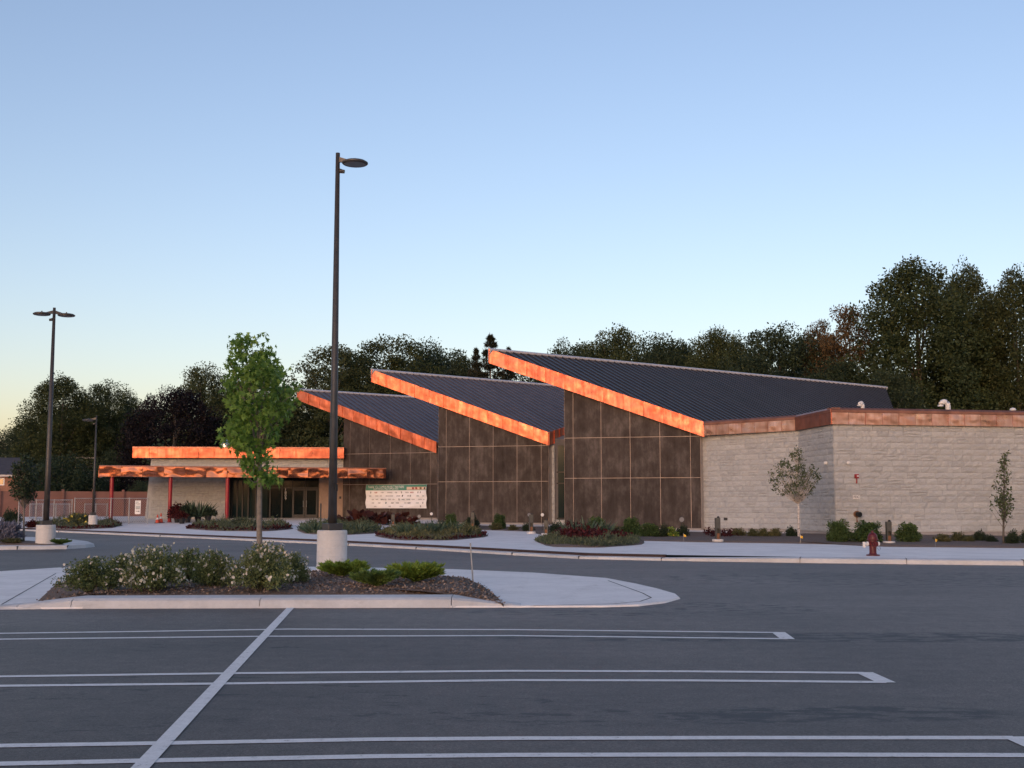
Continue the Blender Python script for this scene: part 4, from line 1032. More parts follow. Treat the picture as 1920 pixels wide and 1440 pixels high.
shrub_mesh('sage_a', 66, .9, .6, 110, 26, .10, 'tri', 'leaf_sage', rad=.10, spiky=2.)
shrub_mesh('coleus_a', 67, .8, .5, 80, 26, .10, 'oval', 'leaf_coleus', rad=.10)
shrub_mesh('lavender_a', 68, 1.1, .85, 120, 34, .14, 'tri', 'leaf_lavender', rad=.12, spiky=2.5)
shrub_mesh('lily_a', 69, 1.2, .6, 90, 30, .22, 'blade', 'leaf_sage', 'petal_yellow', 60, .12, .12, 2.)
shrub_mesh('gold_a', 70, .6, .7, 40, 20, .10, 'oval', 'leaf_juniper', 'petal_yellow', 22, .07, .09)
# juniper: low arching sprays
def juniper(key, seed, W, H, mat):
    random.seed(seed); cs, rs, b = [], [], MB()
    for _ in range(95):
        a = random.uniform(0, 6.28); L = W / 2 * random.uniform(.55, 1.08); z1 = H * random.uniform(.25, 1.) * (1.15 - .5 * L / (W / 2))
        q = [Vector((L * t * math.cos(a), L * t * math.sin(a), .03 + z1 * math.sin(min(1, t * 1.1) * 1.5) + .10 * t * t)) for t in (0, .3, .55, .75, .9, 1.03)]
        b.tube(q, [.010, .009, .007, .005, .004, .002], 4, False)
        for t0, t1 in zip(q, q[1:]):
            tg = (t1 - t0).normalized()
            for _ in range(26):
                cs.append(tuple(t0.lerp(t1, random.random()) + Vector((random.gauss(0, .014), random.gauss(0, .014), random.gauss(.01, .014))))); rs.append((tg.x + random.gauss(0, .38), tg.y + random.gauss(0, .38), tg.z + .35 + random.gauss(0, .3)))
    P, A = np.array(cs), np.array(rs); v, k = leaves(P, A, RNG.uniform(.06, .13, len(P)), 'tri', .2)
    VAR[key] = (b.mesh('stems', 'bark'), raw_mesh('foliage', v, k, mat), None, W, H)
juniper('juniper_a', 71, 1.0, .40, 'leaf_juniper'); juniper('juniper_b', 72, 1.05, .36, 'leaf_juniper_deep')
# canna: big upright paddles;  iris: sword leaves
def blades(key, seed, W, H, count, size, shape, mat, spread=.6):
    random.seed(seed); P, A, Sz = [], [], []
    for _ in range(count):
        a = random.uniform(0, 6.28); r = W / 2 * math.sqrt(random.random()) * .7; z = random.uniform(0, H * .55) if shape == 'oval' else 0
        P.append((r * math.cos(a), r * math.sin(a), z)); A.append((math.cos(a) * random.uniform(.1, spread), math.sin(a) * random.uniform(.1, spread), random.uniform(.6, 1))); Sz.append(size * random.uniform(.6, 1.15))
    v, k = leaves(np.array(P), np.array(A), np.array(Sz), shape, 0., .15); b = MB()
    for _ in range(7): a = random.uniform(0, 6.28); b.tube([(.1 * math.cos(a), .1 * math.sin(a), -.02), (.2 * math.cos(a), .2 * math.sin(a), H * .6)], [.018, .01], 5, False)
    VAR[key] = (b.mesh('stems', mat), raw_mesh('foliage', v, k, mat), None, W, H)
blades('canna_a', 73, 1.0, 1.35, 46, .62, 'oval', 'leaf_canna'); blades('iris_a', 74, 1.1, .9, 90, .95, 'blade', 'leaf_iris', .9)
def plant(name, key, px, pyb, pyt, wpx, label, cat='shrub', group=None, z=None, hide_flowers=False):
    st, fo, fm, W, H = VAR[key]
    p = G(px, pyb, z) if z is not None else S(px, pyb)
    h = at(px, pyt, p.y).z - p.z; w = wpx / F * p.y
    o = root(name, tuple(p), label, cat, group, random.uniform(0, 6.28), (w / W, w / W, h / H))
    link('stems', st, o, True); link('foliage', fo, o, True)
    if fm and not hide_flowers: tag(link('flowers', fm, o, True), kind='stuff')
    return o
random.seed(81)
FS = 'white-flowered shrubs on the front island'
for a in (
    ('potentilla_b', 168, 1108, 1046, 118, 'leftmost flowering shrub on the front island, few blooms'),
    ('potentilla_b', 228, 1094, 1040, 90, 'sparsely flowering shrub behind and left of the largest white-dotted bush'),
    ('potentilla_a', 292, 1109, 1024, 112, 'largest bush thick with small white blooms, left half of the island'),
    ('potentilla_b', 352, 1092, 1030, 88, 'greyer flowering shrub right behind the left white-dotted bush'),
    ('potentilla_b', 402, 1102, 1033, 84, 'middle flowering shrub between the two bushes thick with blooms'),
    ('potentilla_a', 486, 1108, 1019, 122, 'bush thick with white blooms in front of the young sweetgum stem'),
    ('potentilla_b', 548, 1094, 1037, 66, 'rightmost flowering shrub of the island, next to bare mulch'),
): plant('flowering_shrub', *a, 'shrub', FS, .15)
JG = 'low junipers on the front island'
plant('juniper', 'juniper_a', 643, 1081, 1057, 86, 'bright green juniper against the white lamp footing', 'shrub', JG, .17)
plant('juniper', 'juniper_b', 706, 1100, 1075, 88, 'front juniper, bluer green and lowest of the three', 'shrub', JG, .17)
plant('juniper', 'juniper_a', 780, 1091, 1062, 98, 'spreading bright green juniper, rightmost of the three', 'shrub', JG, .17)

# ---- beds on the plaza
def bed(outline, h=.10, dz=.006):
    q = [S(x, y) for x, y in outline]; q = resample(q + [q[0]], .4)[:-1]
    return mound('mulch_bed', q, lambda p: zg(p) + dz, h, amp=.02)
def ell(x0, x1, y0, y1, n=28):
    j = lambda k: .96 + .05 * math.sin(3 * 6.283 * k / n + x0) + .04 * math.sin(7 * 6.283 * k / n + y0)
    return [((x0 + x1) / 2 + (x1 - x0) / 2 * j(k) * math.cos(2 * math.pi * k / n), (y0 + y1) / 2 - (y1 - y0) / 2 * j(k) * math.sin(2 * math.pi * k / n)) for k in range(n)]
bed(ell(50, 232, 980, 992.5)); bed(ell(350, 556, 983.5, 996.5)); bed(ell(556, 720, 985.5, 1003.5)); bed(ell(700, 914, 990, 1014.5)); bed(ell(1001, 1211, 1004, 1027.5))
bed([(655, 981), (822, 986.5), (900, 993.5), (985, 996.5), (1008, 1001), (1035, 1008), (1120, 1011), (1200, 1014), (1313, 1016.8), (1440, 1018.6), (1566, 1020.8), (1610, 1023.5), (1660, 1025.3), (1920, 1028), (2100, 1029.5), (2100, 1008.5), (1920, 1008.2), (1566, 1008), (1440, 1002), (1313, 998.5), (1190, 998), (1062, 996), (1030, 987), (930, 988), (824, 985), (740, 979.5), (655, 978)], .05)
def cover(outline, count, size, shape, mat, h, label, droop=-.6, w0=0., name='ground_cover'):
    q = [S(x, y) for x, y in outline]; c = sum(q, Vector()) / len(q); P = []
    for _ in range(count):
        i = random.randrange(len(q)); w = math.sqrt(random.uniform(w0 ** 2, 1)) * .98; p = c.lerp(q[i].lerp(q[(i + 1) % len(q)], random.random()), w)
        hn = .15 + 1.35 * (.5 + .5 * math.sin(p.x * 2.9 + 1.3 * math.sin(p.y * .9)) * math.cos(p.x * 1.1 + p.y * .7)) * random.uniform(.5, 1)
        P.append((p.x, p.y, zg(p) + .03 + random.random() * h * hn * (.4 + .6 * min(1, (1 - w) * 3 + .1))))
    P = np.array(P); A = RNG.normal(size=P.shape) * .6; A[:, 2] -= droop
    v, k = leaves(P, A, RNG.uniform(.6, 1.3, count) * size, shape, .2)
    tag(link(name, raw_mesh(name, v, k, mat)), label, 'ground cover', kind='stuff')
cover(ell(52, 230, 980.2, 992.2), 4200, .16, 'tri', 'leaf_sage', .45, 'mixed green planting in the bed by the wire fence'); cover(ell(50, 232, 980, 992.5), 650, .13, 'oval', 'leaf_coleus', .26, 'dark red edging plants round the bed by the wire fence', w0=.9)
cover(ell(352, 554, 983.7, 996.2), 4200, .17, 'tri', 'leaf_sage', .5, 'mixed green planting in the bed before the entrance'); cover(ell(350, 556, 983.5, 996.5), 900, .15, 'oval', 'leaf_coleus', .30, 'dark red edging plants round the bed before the entrance', w0=.88)
cover(ell(556, 720, 985.5, 1003.5), 6000, .17, 'tri', 'leaf_sage', .52, 'grey-green planting in the bed behind the tall lamp footing')
cover(ell(704, 910, 990.4, 1014), 6000, .15, 'tri', 'leaf_olive', .42, 'mixed planting in the bed below the banner'); cover(ell(700, 914, 990, 1014.5), 700, .12, 'oval', 'leaf_coleus', .20, 'dark red edging plants round the bed below the banner', w0=.93)
cover(ell(1003, 1209, 1004.5, 1027), 10000, .13, 'tri', 'leaf_sage', .30, 'grassy edging of the red-leaved bed', w0=.6); cover(ell(1030, 1190, 1005, 1020), 4200, .14, 'oval', 'leaf_coleus', .50, 'red-leaved planting in the middle of the right round bed')
cover([(1316, 1001), (1385, 1003), (1385, 1008), (1330, 1009)], 700, .10, 'oval', 'leaf_coleus', .3, 'low reddish planting at the foot of the stone wall')
for a in (
    ('canna_plant', 'canna_a', 648, 982, 964, 34, 'reddish canna just right of the tall lamp pole'),
    ('canna_plant', 'canna_a', 676, 986, 953, 40, 'tall dark red canna under the left end of the banner'),
    ('canna_plant', 'canna_a', 706, 985, 957, 38, 'dark canna under the left half of the banner'),
    ('canna_plant', 'canna_a', 740, 984, 957, 40, 'dark red canna under the middle of the banner'),
    ('canna_plant', 'canna_a', 764, 986, 966, 36, 'low dark canna under the right half of the banner')): plant(*a, 'plant', 'dark cannas below the banner')
for a in (
    ('lily_clump', 'lily_a', 147, 988, 966, 52, 'clump of yellow day lilies left of the nearest red post'),
    ('iris_clump', 'iris_a', 800, 1004, 975, 60, 'grey-green sword-leaved clump with white blooms in the bed below the banner'),
    ('iris_clump', 'iris_a', 838, 1003, 974, 44, 'sword-leaved clump with an orange bloom in the bed below the banner'),
    ('iris_clump', 'iris_a', 1086, 1012, 972, 58, 'large clump of sword leaves behind the red-leaved bed'),
    ('iris_clump', 'iris_a', 1120, 1010, 975, 48, 'second clump of sword leaves right of the larger one'),
    ('iris_clump', 'iris_a', 770, 1006, 980, 46, 'pale grassy clump at the left end of the bed below the banner'),
    ('iris_clump', 'iris_a', 590, 1000, 978, 40, 'grey-green clump left of the tall lamp footing'),
    ('iris_clump', 'iris_a', 668, 1000, 980, 40, 'grey-green clump right of the tall lamp footing'),
    ('lily_clump', 'sage_a', 455, 991, 970, 50, 'tallest green clump in the bed before the entrance doors'),
    ('lily_clump', 'sage_a', 410, 992, 975, 36, 'green clump left in the bed before the entrance'),
    ('lavender', 'lavender_a', 8, 1018, 976, 62, 'hazy blue-violet lavender on the left lamp island'),
    ('lavender', 'lavender_a', -24, 1018, 982, 56, 'lavender cut off by the left edge of the picture'),
    ('yellow_shrub', 'gold_a', 1261, 1008, 988, 22, 'small plant with yellow flowers before the dark panel wall'),
    ('dwarf_conifer', 'dark_a', 880, 1006, 990, 15, 'tiny dark conifer near the right end of the bed below the banner'),
    ('dwarf_conifer', 'dark_a', 900, 1007, 996, 11, 'tiniest dark conifer at the right tip of the bed below the banner')): plant(*a, 'plant')
WG = 'shrubs along the building'
for a in (
    ('box_a', 846, 991, 962, 26, 'dark shrub at the left foot of the middle dark wall'),
    ('dark_a', 884, 992, 967, 28, 'dark shrub behind the bollard of the middle dark wall'),
    ('box_a', 936, 993, 963, 26, 'upright dark shrub in the middle of the middle dark wall'),
    ('olive_a', 930, 994, 979, 26, 'lighter shrub at the foot of the upright dark shrub'),
    ('olive_a', 962, 995, 983, 20, 'small olive shrub right of the upright dark shrub'),
    ('dark_a', 990, 996, 981, 24, 'dark low shrub at the right end of the middle dark wall'),
    ('dark_a', 1045, 1003, 980, 34, 'dark shrub below the tall narrow window'),
    ('box_a', 1118, 1004, 968, 40, 'leafy dark shrub behind the sword-leaved clumps'),
    ('box_a', 1184, 1006, 969, 38, 'tall leafy shrub in the middle of the nearest dark wall'),
    ('olive_a', 1156, 1006, 985, 34, 'greyish shrub left of the tall leafy shrub at the nearest dark wall'),
    ('box_a', 1218, 1008, 980, 40, 'broad shrub right of the tall leafy one at the nearest dark wall'),
    ('dark_a', 1243, 1008, 984, 26, 'round shrub next to the plant with yellow flowers, left side'),
    ('dark_a', 1280, 1007, 985, 24, 'dark shrub under the black spotlight at the nearest dark wall'),
    ('olive_a', 1385, 1007, 989, 26, 'first olive shrub right of the bollard at the pale stone wall'),
    ('olive_a', 1412, 1008, 990, 24, 'second olive shrub right of the bollard at the pale stone wall'),
    ('olive_a', 1431, 1008, 989, 22, 'third olive shrub right of the bollard at the pale stone wall'),
    ('olive_a', 1453, 1008, 989, 27, 'fourth olive shrub right of the bollard at the pale stone wall'),
    ('dark_a', 1485, 1008, 988, 24, 'small dark shrub just left of the birch stem'),
    ('box_a', 1574, 1018, 974, 48, 'full dark green shrub at the corner of the stone walls'),
    ('box_a', 1626, 1019, 976, 56, 'wide dark green shrub behind the hydrant'),
    ('box_a', 1703, 1018, 979, 46, 'full dark green shrub right of the slotted bollard'),
    ('olive_a', 1767, 1018, 1000, 30, 'olive shrub behind the right yellow flag'),
    ('olive_a', 1797, 1017, 996, 27, 'upright olive shrub second from the right yellow flag'),
    ('olive_a', 1817, 1018, 1003, 22, 'lowest olive shrub between the upright one and the dark one'),
    ('dark_a', 1837, 1016, 995, 26, 'dark shrub left of the slim upright tree, farther one'),
    ('dark_a', 1860, 1018, 1003, 22, 'brownish low shrub touching the slim upright tree from the left'),
    ('dark_a', 1897, 1021, 995, 28, 'dark spiky shrub right of the slim upright tree'),
    ('dark_a', 1926, 1020, 994, 24, 'dark shrub cut off by the right edge of the picture')): plant('wall_shrub', *a, 'shrub', WG)
random.seed(91)
plant('low_shrub', 'olive_a', 25, 1018, 1008, 40, 'low brownish plant left of the left lamp footing', 'plant', None, .2); plant('low_shrub', 'juniper_b', 113, 1021, 1013, 36, 'flat green plant right of the left lamp footing', 'plant', None, .2)
plant('wall_shrub', 'dark_a', 12, 978, 955, 20, 'dark bush in front of the brown wall at the left edge', 'shrub'); plant('wall_shrub', 'coleus_a', 60, 989, 977, 22, 'dark red bush left of the lamp footing by the wire fence', 'shrub')
plant('wall_shrub', 'dark_a', 26, 976, 957, 30, 'second dark bush in front of the brown wall at the left', 'shrub')

# ================================================================== STREET FURNITURE
def lamp_post(px, pyb, py_ped, top, ped_w, z, heads, label, arm_dir, ps=1.):
    p = G(px, pyb, z); Y = p.y; s = ped_w / F * Y / 2; hp_ = at(px, py_ped, Y).z - z; zt = at(px, top, Y).z
    o = root('lamp_post', (p.x, p.y, z), label, 'lamp post', 'car park lamp posts'); c = (p.x, p.y, z)
    b = MB(); b.lathe((p.x, p.y, z - .12), [(s, 0), (s * 1.0, .3), (s * .995, hp_ + .08), (s * .975, hp_ + .11), (s * .93, hp_ + .12)], 36); b.build('concrete_footing', 'cast_concrete', o, smooth=False)
    for k in (.28, .5, .72, .9):
        b = MB(); b.lathe((p.x, p.y, z + hp_ * k), [(s * 1.001, 0), (s * 1.004, .006), (s * 1.001, .012)], 36); b.build('form_line', 'kerb_concrete', o)
    zb = z + hp_; w = s * .78
    b = MB(); b.box((p.x, p.y, zb + .08), (w * 1.35, w * 1.35, .16), .6); b.build('base_cover', 'bronze_metal', o, bevel=.012)
    b = MB(); b.tube([(p.x, p.y, zb + .15), (p.x, p.y, zb + 2), (p.x, p.y, zt)], [.105 * ps, .095 * ps, .052 * ps], 16); b.build('pole', 'bronze_metal', o, smooth=True)
    b = MB(); b.box((p.x + .085, p.y - .07, zb + 1.0), (.07, .07, .16), .5); b.build('outlet_box', 'black_paint', o, bevel=.01)
    for sgn in heads:
        d = Vector((arm_dir[0], arm_dir[1], 0)).normalized() * sgn; a = Vector((p.x, p.y, zt - .16)); e = a + d * .32 - Vector((0, 0, .06))
        b = MB(); q = Vector((-d.y, d.x, 0)) * .03
        b.prism([a - q + Vector((0, 0, .07)), a + q + Vector((0, 0, .07)), a + q - Vector((0, 0, .07)), a - q - Vector((0, 0, .07))], [e - q + Vector((0, 0, .025)), e + q + Vector((0, 0, .025)), e + q - Vector((0, 0, .03)), e - q - Vector((0, 0, .03))]); b.build('arm', 'bronze_metal', o)
        h = a + d * .43 - Vector((0, 0, .10)); b = MB(); b.lathe(tuple(h), [(.05, -.035), (.29, -.035), (.315, -.015), (.315, .01), (.26, .045), (.10, .065), (.02, .068)], 32); hd = b.build('lamp_head', 'bronze_metal', o, smooth=False)
        b = MB(); b.lathe((h.x, h.y, h.z - .045), [(.25, 0), (.262, .008)], 32); b.build('lens', 'lens', hd)
        b = MB(); b.lathe((h.x, h.y, h.z + .066), [(.025, 0), (.025, .05)], 10); b.build('photocell', 'bronze_metal', hd)
    d = Vector((arm_dir[0], arm_dir[1], 0)).normalized() * heads[0]; a = Vector((p.x, p.y, zt - .40)); b = MB()
    b.tube([a, a + d * .10 + Vector((0, 0, -.04))], .035, 8); b.tube([a + d * .06 + Vector((0, 0, -.05)), a + d * .17 + Vector((0, 0, -.07))], [.055, .045], 10); b.build('camera_sensor', 'bronze_metal', o)
    return o
lamp_post(622, 1062, 994, 287, 56, .15, (1,), 'tall dark lamp post with one round head on the front island', (1, -.1))
lamp_post(85, 1018, 984, 577, 35, .2, (-1, 1), 'dark lamp post with two round heads at the left', (1, .38))
lamp_post(174, 979, 966, 779, 16, zg(at(174, 979, 95)), (-1,), 'far lamp post behind the wire fence', (1, .1), .62)
# marker stake on the island
p = G(887, 1083, .15); t = at(882, 1018, p.y)
b = MB(); b.tube([p - Vector((0, 0, .1)), t], [.016, .014], 8); tag(b.build('marker_stake', 'galvanised'), 'thin grey metal stake in the mulch at the right of the island', 'stake')
# hydrant
p = S(1637, 1042); hz = at(1637, 995, p.y).z - p.z; k = hz / .75
hy = root('fire_hydrant', tuple(p), 'dark red fire hydrant with white caps on the pavement edge', 'hydrant', None, .15, (k, k, k))
MB().lathe((0, 0, 0), [(.20, 0), (.20, .035), (.12, .05), (.105, .09), (.105, .40), (.125, .42), (.125, .46)], 20).build('barrel', 'hydrant_red', hy, local=True)
MB().lathe((0, 0, .46), [(.175, 0), (.175, .03), (.15, .045), (.145, .11), (.125, .17), (.085, .215), (.04, .235), (.038, .29), (.02, .295)], 20).build('bonnet', 'hydrant_red', hy, local=True)
for s in (-1, 1):
    b = MB(); b.tube([(s * .09, 0, .36), (s * .15, 0, .36)], .055, 12); noz = b.build('nozzle', 'hydrant_red', hy, local=True)
    b = MB(); b.tube([(s * .15, 0, .36), (s * .205, 0, .36)], [.068, .062], 12); b.tube([(s * .205, 0, .36), (s * .23, 0, .36)], .02, 5); b.build('cap', 'white_paint', noz, local=True)
b = MB(); b.tube([(0, -.09, .35), (0, -.17, .35)], .072, 14); b.tube([(0, -.17, .35), (0, -.20, .35)], .085, 14); b.tube([(0, -.20, .35), (0, -.235, .35)], .025, 5); b.build('pumper_nozzle', 'hydrant_red', hy, local=True)
b = MB(); b.box((-.285, -.02, .33), (.085, .02, .17), 0, 0); b.build('tag_plate', 'white_paint', hy, local=True)
b = MB(); b.tube([(.21, 0, .33), (.22, -.05, .20), (.13, -.14, .16), (.02, -.19, .27)], .008, 5); b.build('chain', 'steel', hy, local=True)
# bollards
def bollard(px, pyb, pyt, label, slot=True):
    p = S(px, pyb); h = at(px, pyt, p.y).z - p.z; o = root('bollard_light', tuple(p), label, 'bollard', 'bollard lights', random.uniform(-.2, .2))
    MB().lathe((0, 0, -.05), [(.22, 0), (.22, .14), (.20, .155)], 20).build('concrete_footing', 'cast_concrete', o, local=True)
    b = MB()
    for s in (-1, 1): b.box((s * .075, 0, .10 + h * .28), (.035, .15, h * .56), 0)
    b.box((0, .058, .10 + h * .28), (.112, .03, h * .55)); b.build('post', 'bollard_green', o, local=True)
    MB().box((0, -.003, .10 + h * .12), (.112, .09, h * .24)).build('light_trough', 'bollard_rust', o, local=True)
    MB().box((0, 0, h * .76), (.19, .155, h * .44)).build('lamp_housing', 'bollard_green', o, local=True, bevel=.008)
    MB().lathe((.03, 0, h * .98), [(.055, 0), (.055, .03), (.03, .06), (.01, .065)], 10).build('sensor', 'black_paint', o, local=True)
bollard(1346, 1016, 970, 'green-brown bollard light before the pale stone wall')
bollard(1667, 1020, 977, 'slotted bollard light right of the hydrant'); bollard(886, 993, 960, 'bollard light in the middle of the middle dark wall')
bollard(996, 1000.5, 964, 'bollard light at the right end of the middle dark wall'); bollard(1024, 1004, 975, 'bollard light left of the red-leaved bed'); bollard(737, 987, 964, 'bollard light among the cannas below the banner')
# spotlights on stakes and white globes
def spot(px, py, pyb, r, mat, label, name='spotlight'):
    p = S(px, pyb); z = at(px, py, p.y).z; o = root(name, tuple(p), label, 'spotlight', None); h = z - p.z
    MB().tube([(0, 0, -.05), (0, 0, h - r * .6)], .015, 6).build('stake', 'black_paint', o, local=True)
    b = MB(); b.tube([(0, .10, h - .03), (0, .02, h), (0, -.08, h + .02), (0, -.10, h + .02)], [r * .45, r * .9, r, r * .85], 12); hd = b.build('lamp_head', mat, o, local=True)
    MB().tube([(0, -.10, h + .02), (0, -.108, h + .02)], r * .8, 12).build('lens', 'lens' if mat != 'white_paint' else 'white_paint', hd, local=True)
spot(1278, 975, 1007, .13, 'black_paint', 'black round spotlight at the right end of the nearest dark wall'); spot(992, 966, 998, .10, 'black_paint', 'black spotlight left of the bollard at the middle dark wall'); spot(786, 969, 990, .12, 'black_paint', 'black spotlight below the right end of the banner')
spot(809, 964, 988, .085, 'white_paint', 'small white round lamp right of the banner'); spot(1017, 966, 996, .085, 'white_paint', 'small white round lamp left of the tall window')
# survey flags
def flag(px, py, label, mat='flag_yellow'):
    p = S(px, py); o = root('marker_flag', tuple(p), label, 'flag', 'small marker flags', random.uniform(-.6, .6))
    MB().tube([(0, 0, -.05), (0, 0, .34)], .006, 5).build('wire', 'steel', o, local=True)
    MB().prism([(0, -.003, .30), (.09, -.02, .26), (.10, .02, .18), (0, -.003, .20)], [(0, .003, .30), (.09, -.014, .26), (.10, .026, .18), (0, .003, .20)]).build('pennant', mat, o, local=True)
flag(1282, 1016, 'orange-yellow flag in the bed before the nearest dark wall'); flag(1501, 1019, 'tiny yellow flag at the foot of the birch'); flag(1754, 1026.5, 'yellow flag at the pavement edge right of the hydrant')
# fittings by the hydrant
qz = lambda px, py, off: (lambda q: (q + nC * off, at(px, py, q.y - off).z))(V3(hit(px, V2(PC), V2(PD), py), 0))
rzC = math.atan2(dC.y, dC.x)
q, z = qz(1604.5, 893, .09); al = root('fire_alarm', (q.x, q.y, z - .12), 'red fire alarm strobe box on the right stone wall', 'alarm')
MB().box((q.x, q.y, z), (.17, .12, .19), rzC).build('housing', 'red_paint', al, bevel=.01)
w = q + nC * .07; MB().box((w.x + .02, w.y, z + .01), (.08, .03, .07), rzC).build('strobe_lens', 'white_paint', al)
MB().tube([q + Vector((0, 0, z - .09)), q + Vector((-.01, 0, z - .32))], [.025, .035], 8).build('conduit', 'red_paint', al)
q, z = qz(1604.5, 932, .065); sg = root('fdc_sign', (q.x, q.y, z - .07), 'small white FDC sign on the right stone wall', 'sign')
MB().box((q.x, q.y, z), (.34, .012, .17), rzC).build('plate', 'white_paint', sg)
o = link('lettering', text_mesh('FDC', .15, 'black_paint', depth=.002), sg); w = q + nC * .011; o.matrix_basis = Matrix.Translation((w.x, w.y, z)) @ Matrix.Rotation(rzC, 4, 'Z') @ Matrix.Rotation(math.pi / 2, 4, 'X')
q, z = qz(1605, 964, .04); fd = root('fire_connection', (q.x, q.y, z - .15), 'dark round fire hose connection low on the right stone wall', 'pipe fitting')
b = MB(); b.tube([q + Vector((0, 0, z)), q + nC * .10 + Vector((0, 0, z))], .15, 16); b.build('wall_plate', 'brass', fd)
b = MB(); w = q + nC * .10; b.tube([w + Vector((0, 0, z)), w + nC * .16 + Vector((.04, 0, z - .02))], [.11, .12], 14); b.build('outlet', 'black_paint', fd)
b = MB(); b.tube([q + Vector((0, 0, z - .12)) + nC * .03, q + Vector((0, 0, z - .30)) + nC * .05], .02, 6); b.tube([q + Vector((0, 0, z - .30)) + nC * .05, q + Vector((0, 0, z - .35)) + nC * .08], .045, 8); b.build('drain_pipe', 'brass', fd)
# entrance side: plain post by the doors
p = S(601, 979); b = MB(); b.tube([(p.x, p.y, p.z), (p.x, p.y, at(601, 944, p.y).z)], .05, 8); tag(b.build('door_post', 'bronze_metal'), 'thin dark post beside the entrance doors', 'post')
# cones
def cone(px, pyb, pyt, label):
    p = S(px, pyb); h = at(px, pyt, p.y).z - p.z; o = root('traffic_cone', tuple(p), label, 'traffic cone', 'cones by the red post', random.uniform(0, 1), (1, 1, h / .72))
    MB().box((0, 0, .02), (.36, .36, .04)).build('foot', 'black_paint', o, local=True); MB().lathe((0, 0, .04), [(.14, 0), (.03, .66), (.025, .68)], 16).build('body', 'cone_orange', o, local=True)
    MB().lathe((0, 0, .04), [(.0965, .27), (.070, .43)], 16).build('white_band', 'white_paint', o, local=True)
cone(295, 981, 965, 'shorter orange cone, left of the pair'); cone(301.5, 980.5, 962, 'taller orange cone next to the middle red post')
# pots with plants by the middle red post
random.seed(95)
for i, (px, pyb, ptop, w, key, lab) in enumerate(((332, 980, 948, 30, 'coleus_a', 'reddish potted plant right behind the middle red post'), (352, 980, 944, 32, 'dark_a', 'dark potted plant second from the middle red post'), (371, 979, 938, 40, 'iris_a', 'potted grass with thin arching leaves by the stone wall'), (390, 979, 950, 30, 'dark_a', 'dark potted plant at the right of the pot group'), (341, 982, 960, 22, 'coleus_a', 'low red potted plant at the front of the pot group'))):
    p = S(px, pyb); o = root('potted_plant', tuple(p), lab, 'potted plant', 'pots by the entrance wall')
    MB().lathe((0, 0, 0), [(.15, 0), (.22, .36), (.25, .38), (.25, .43), (.21, .43)], 16).build('pot', 'black_paint', o, local=True)
    st, fo, fm, W, H = VAR[key]; h = at(px, ptop, p.y).z - p.z - .35; ww = w / F * p.y; c = link('foliage', fo, o, True); c.location = (0, 0, .36); c.scale = (ww / W, ww / W, h / H)

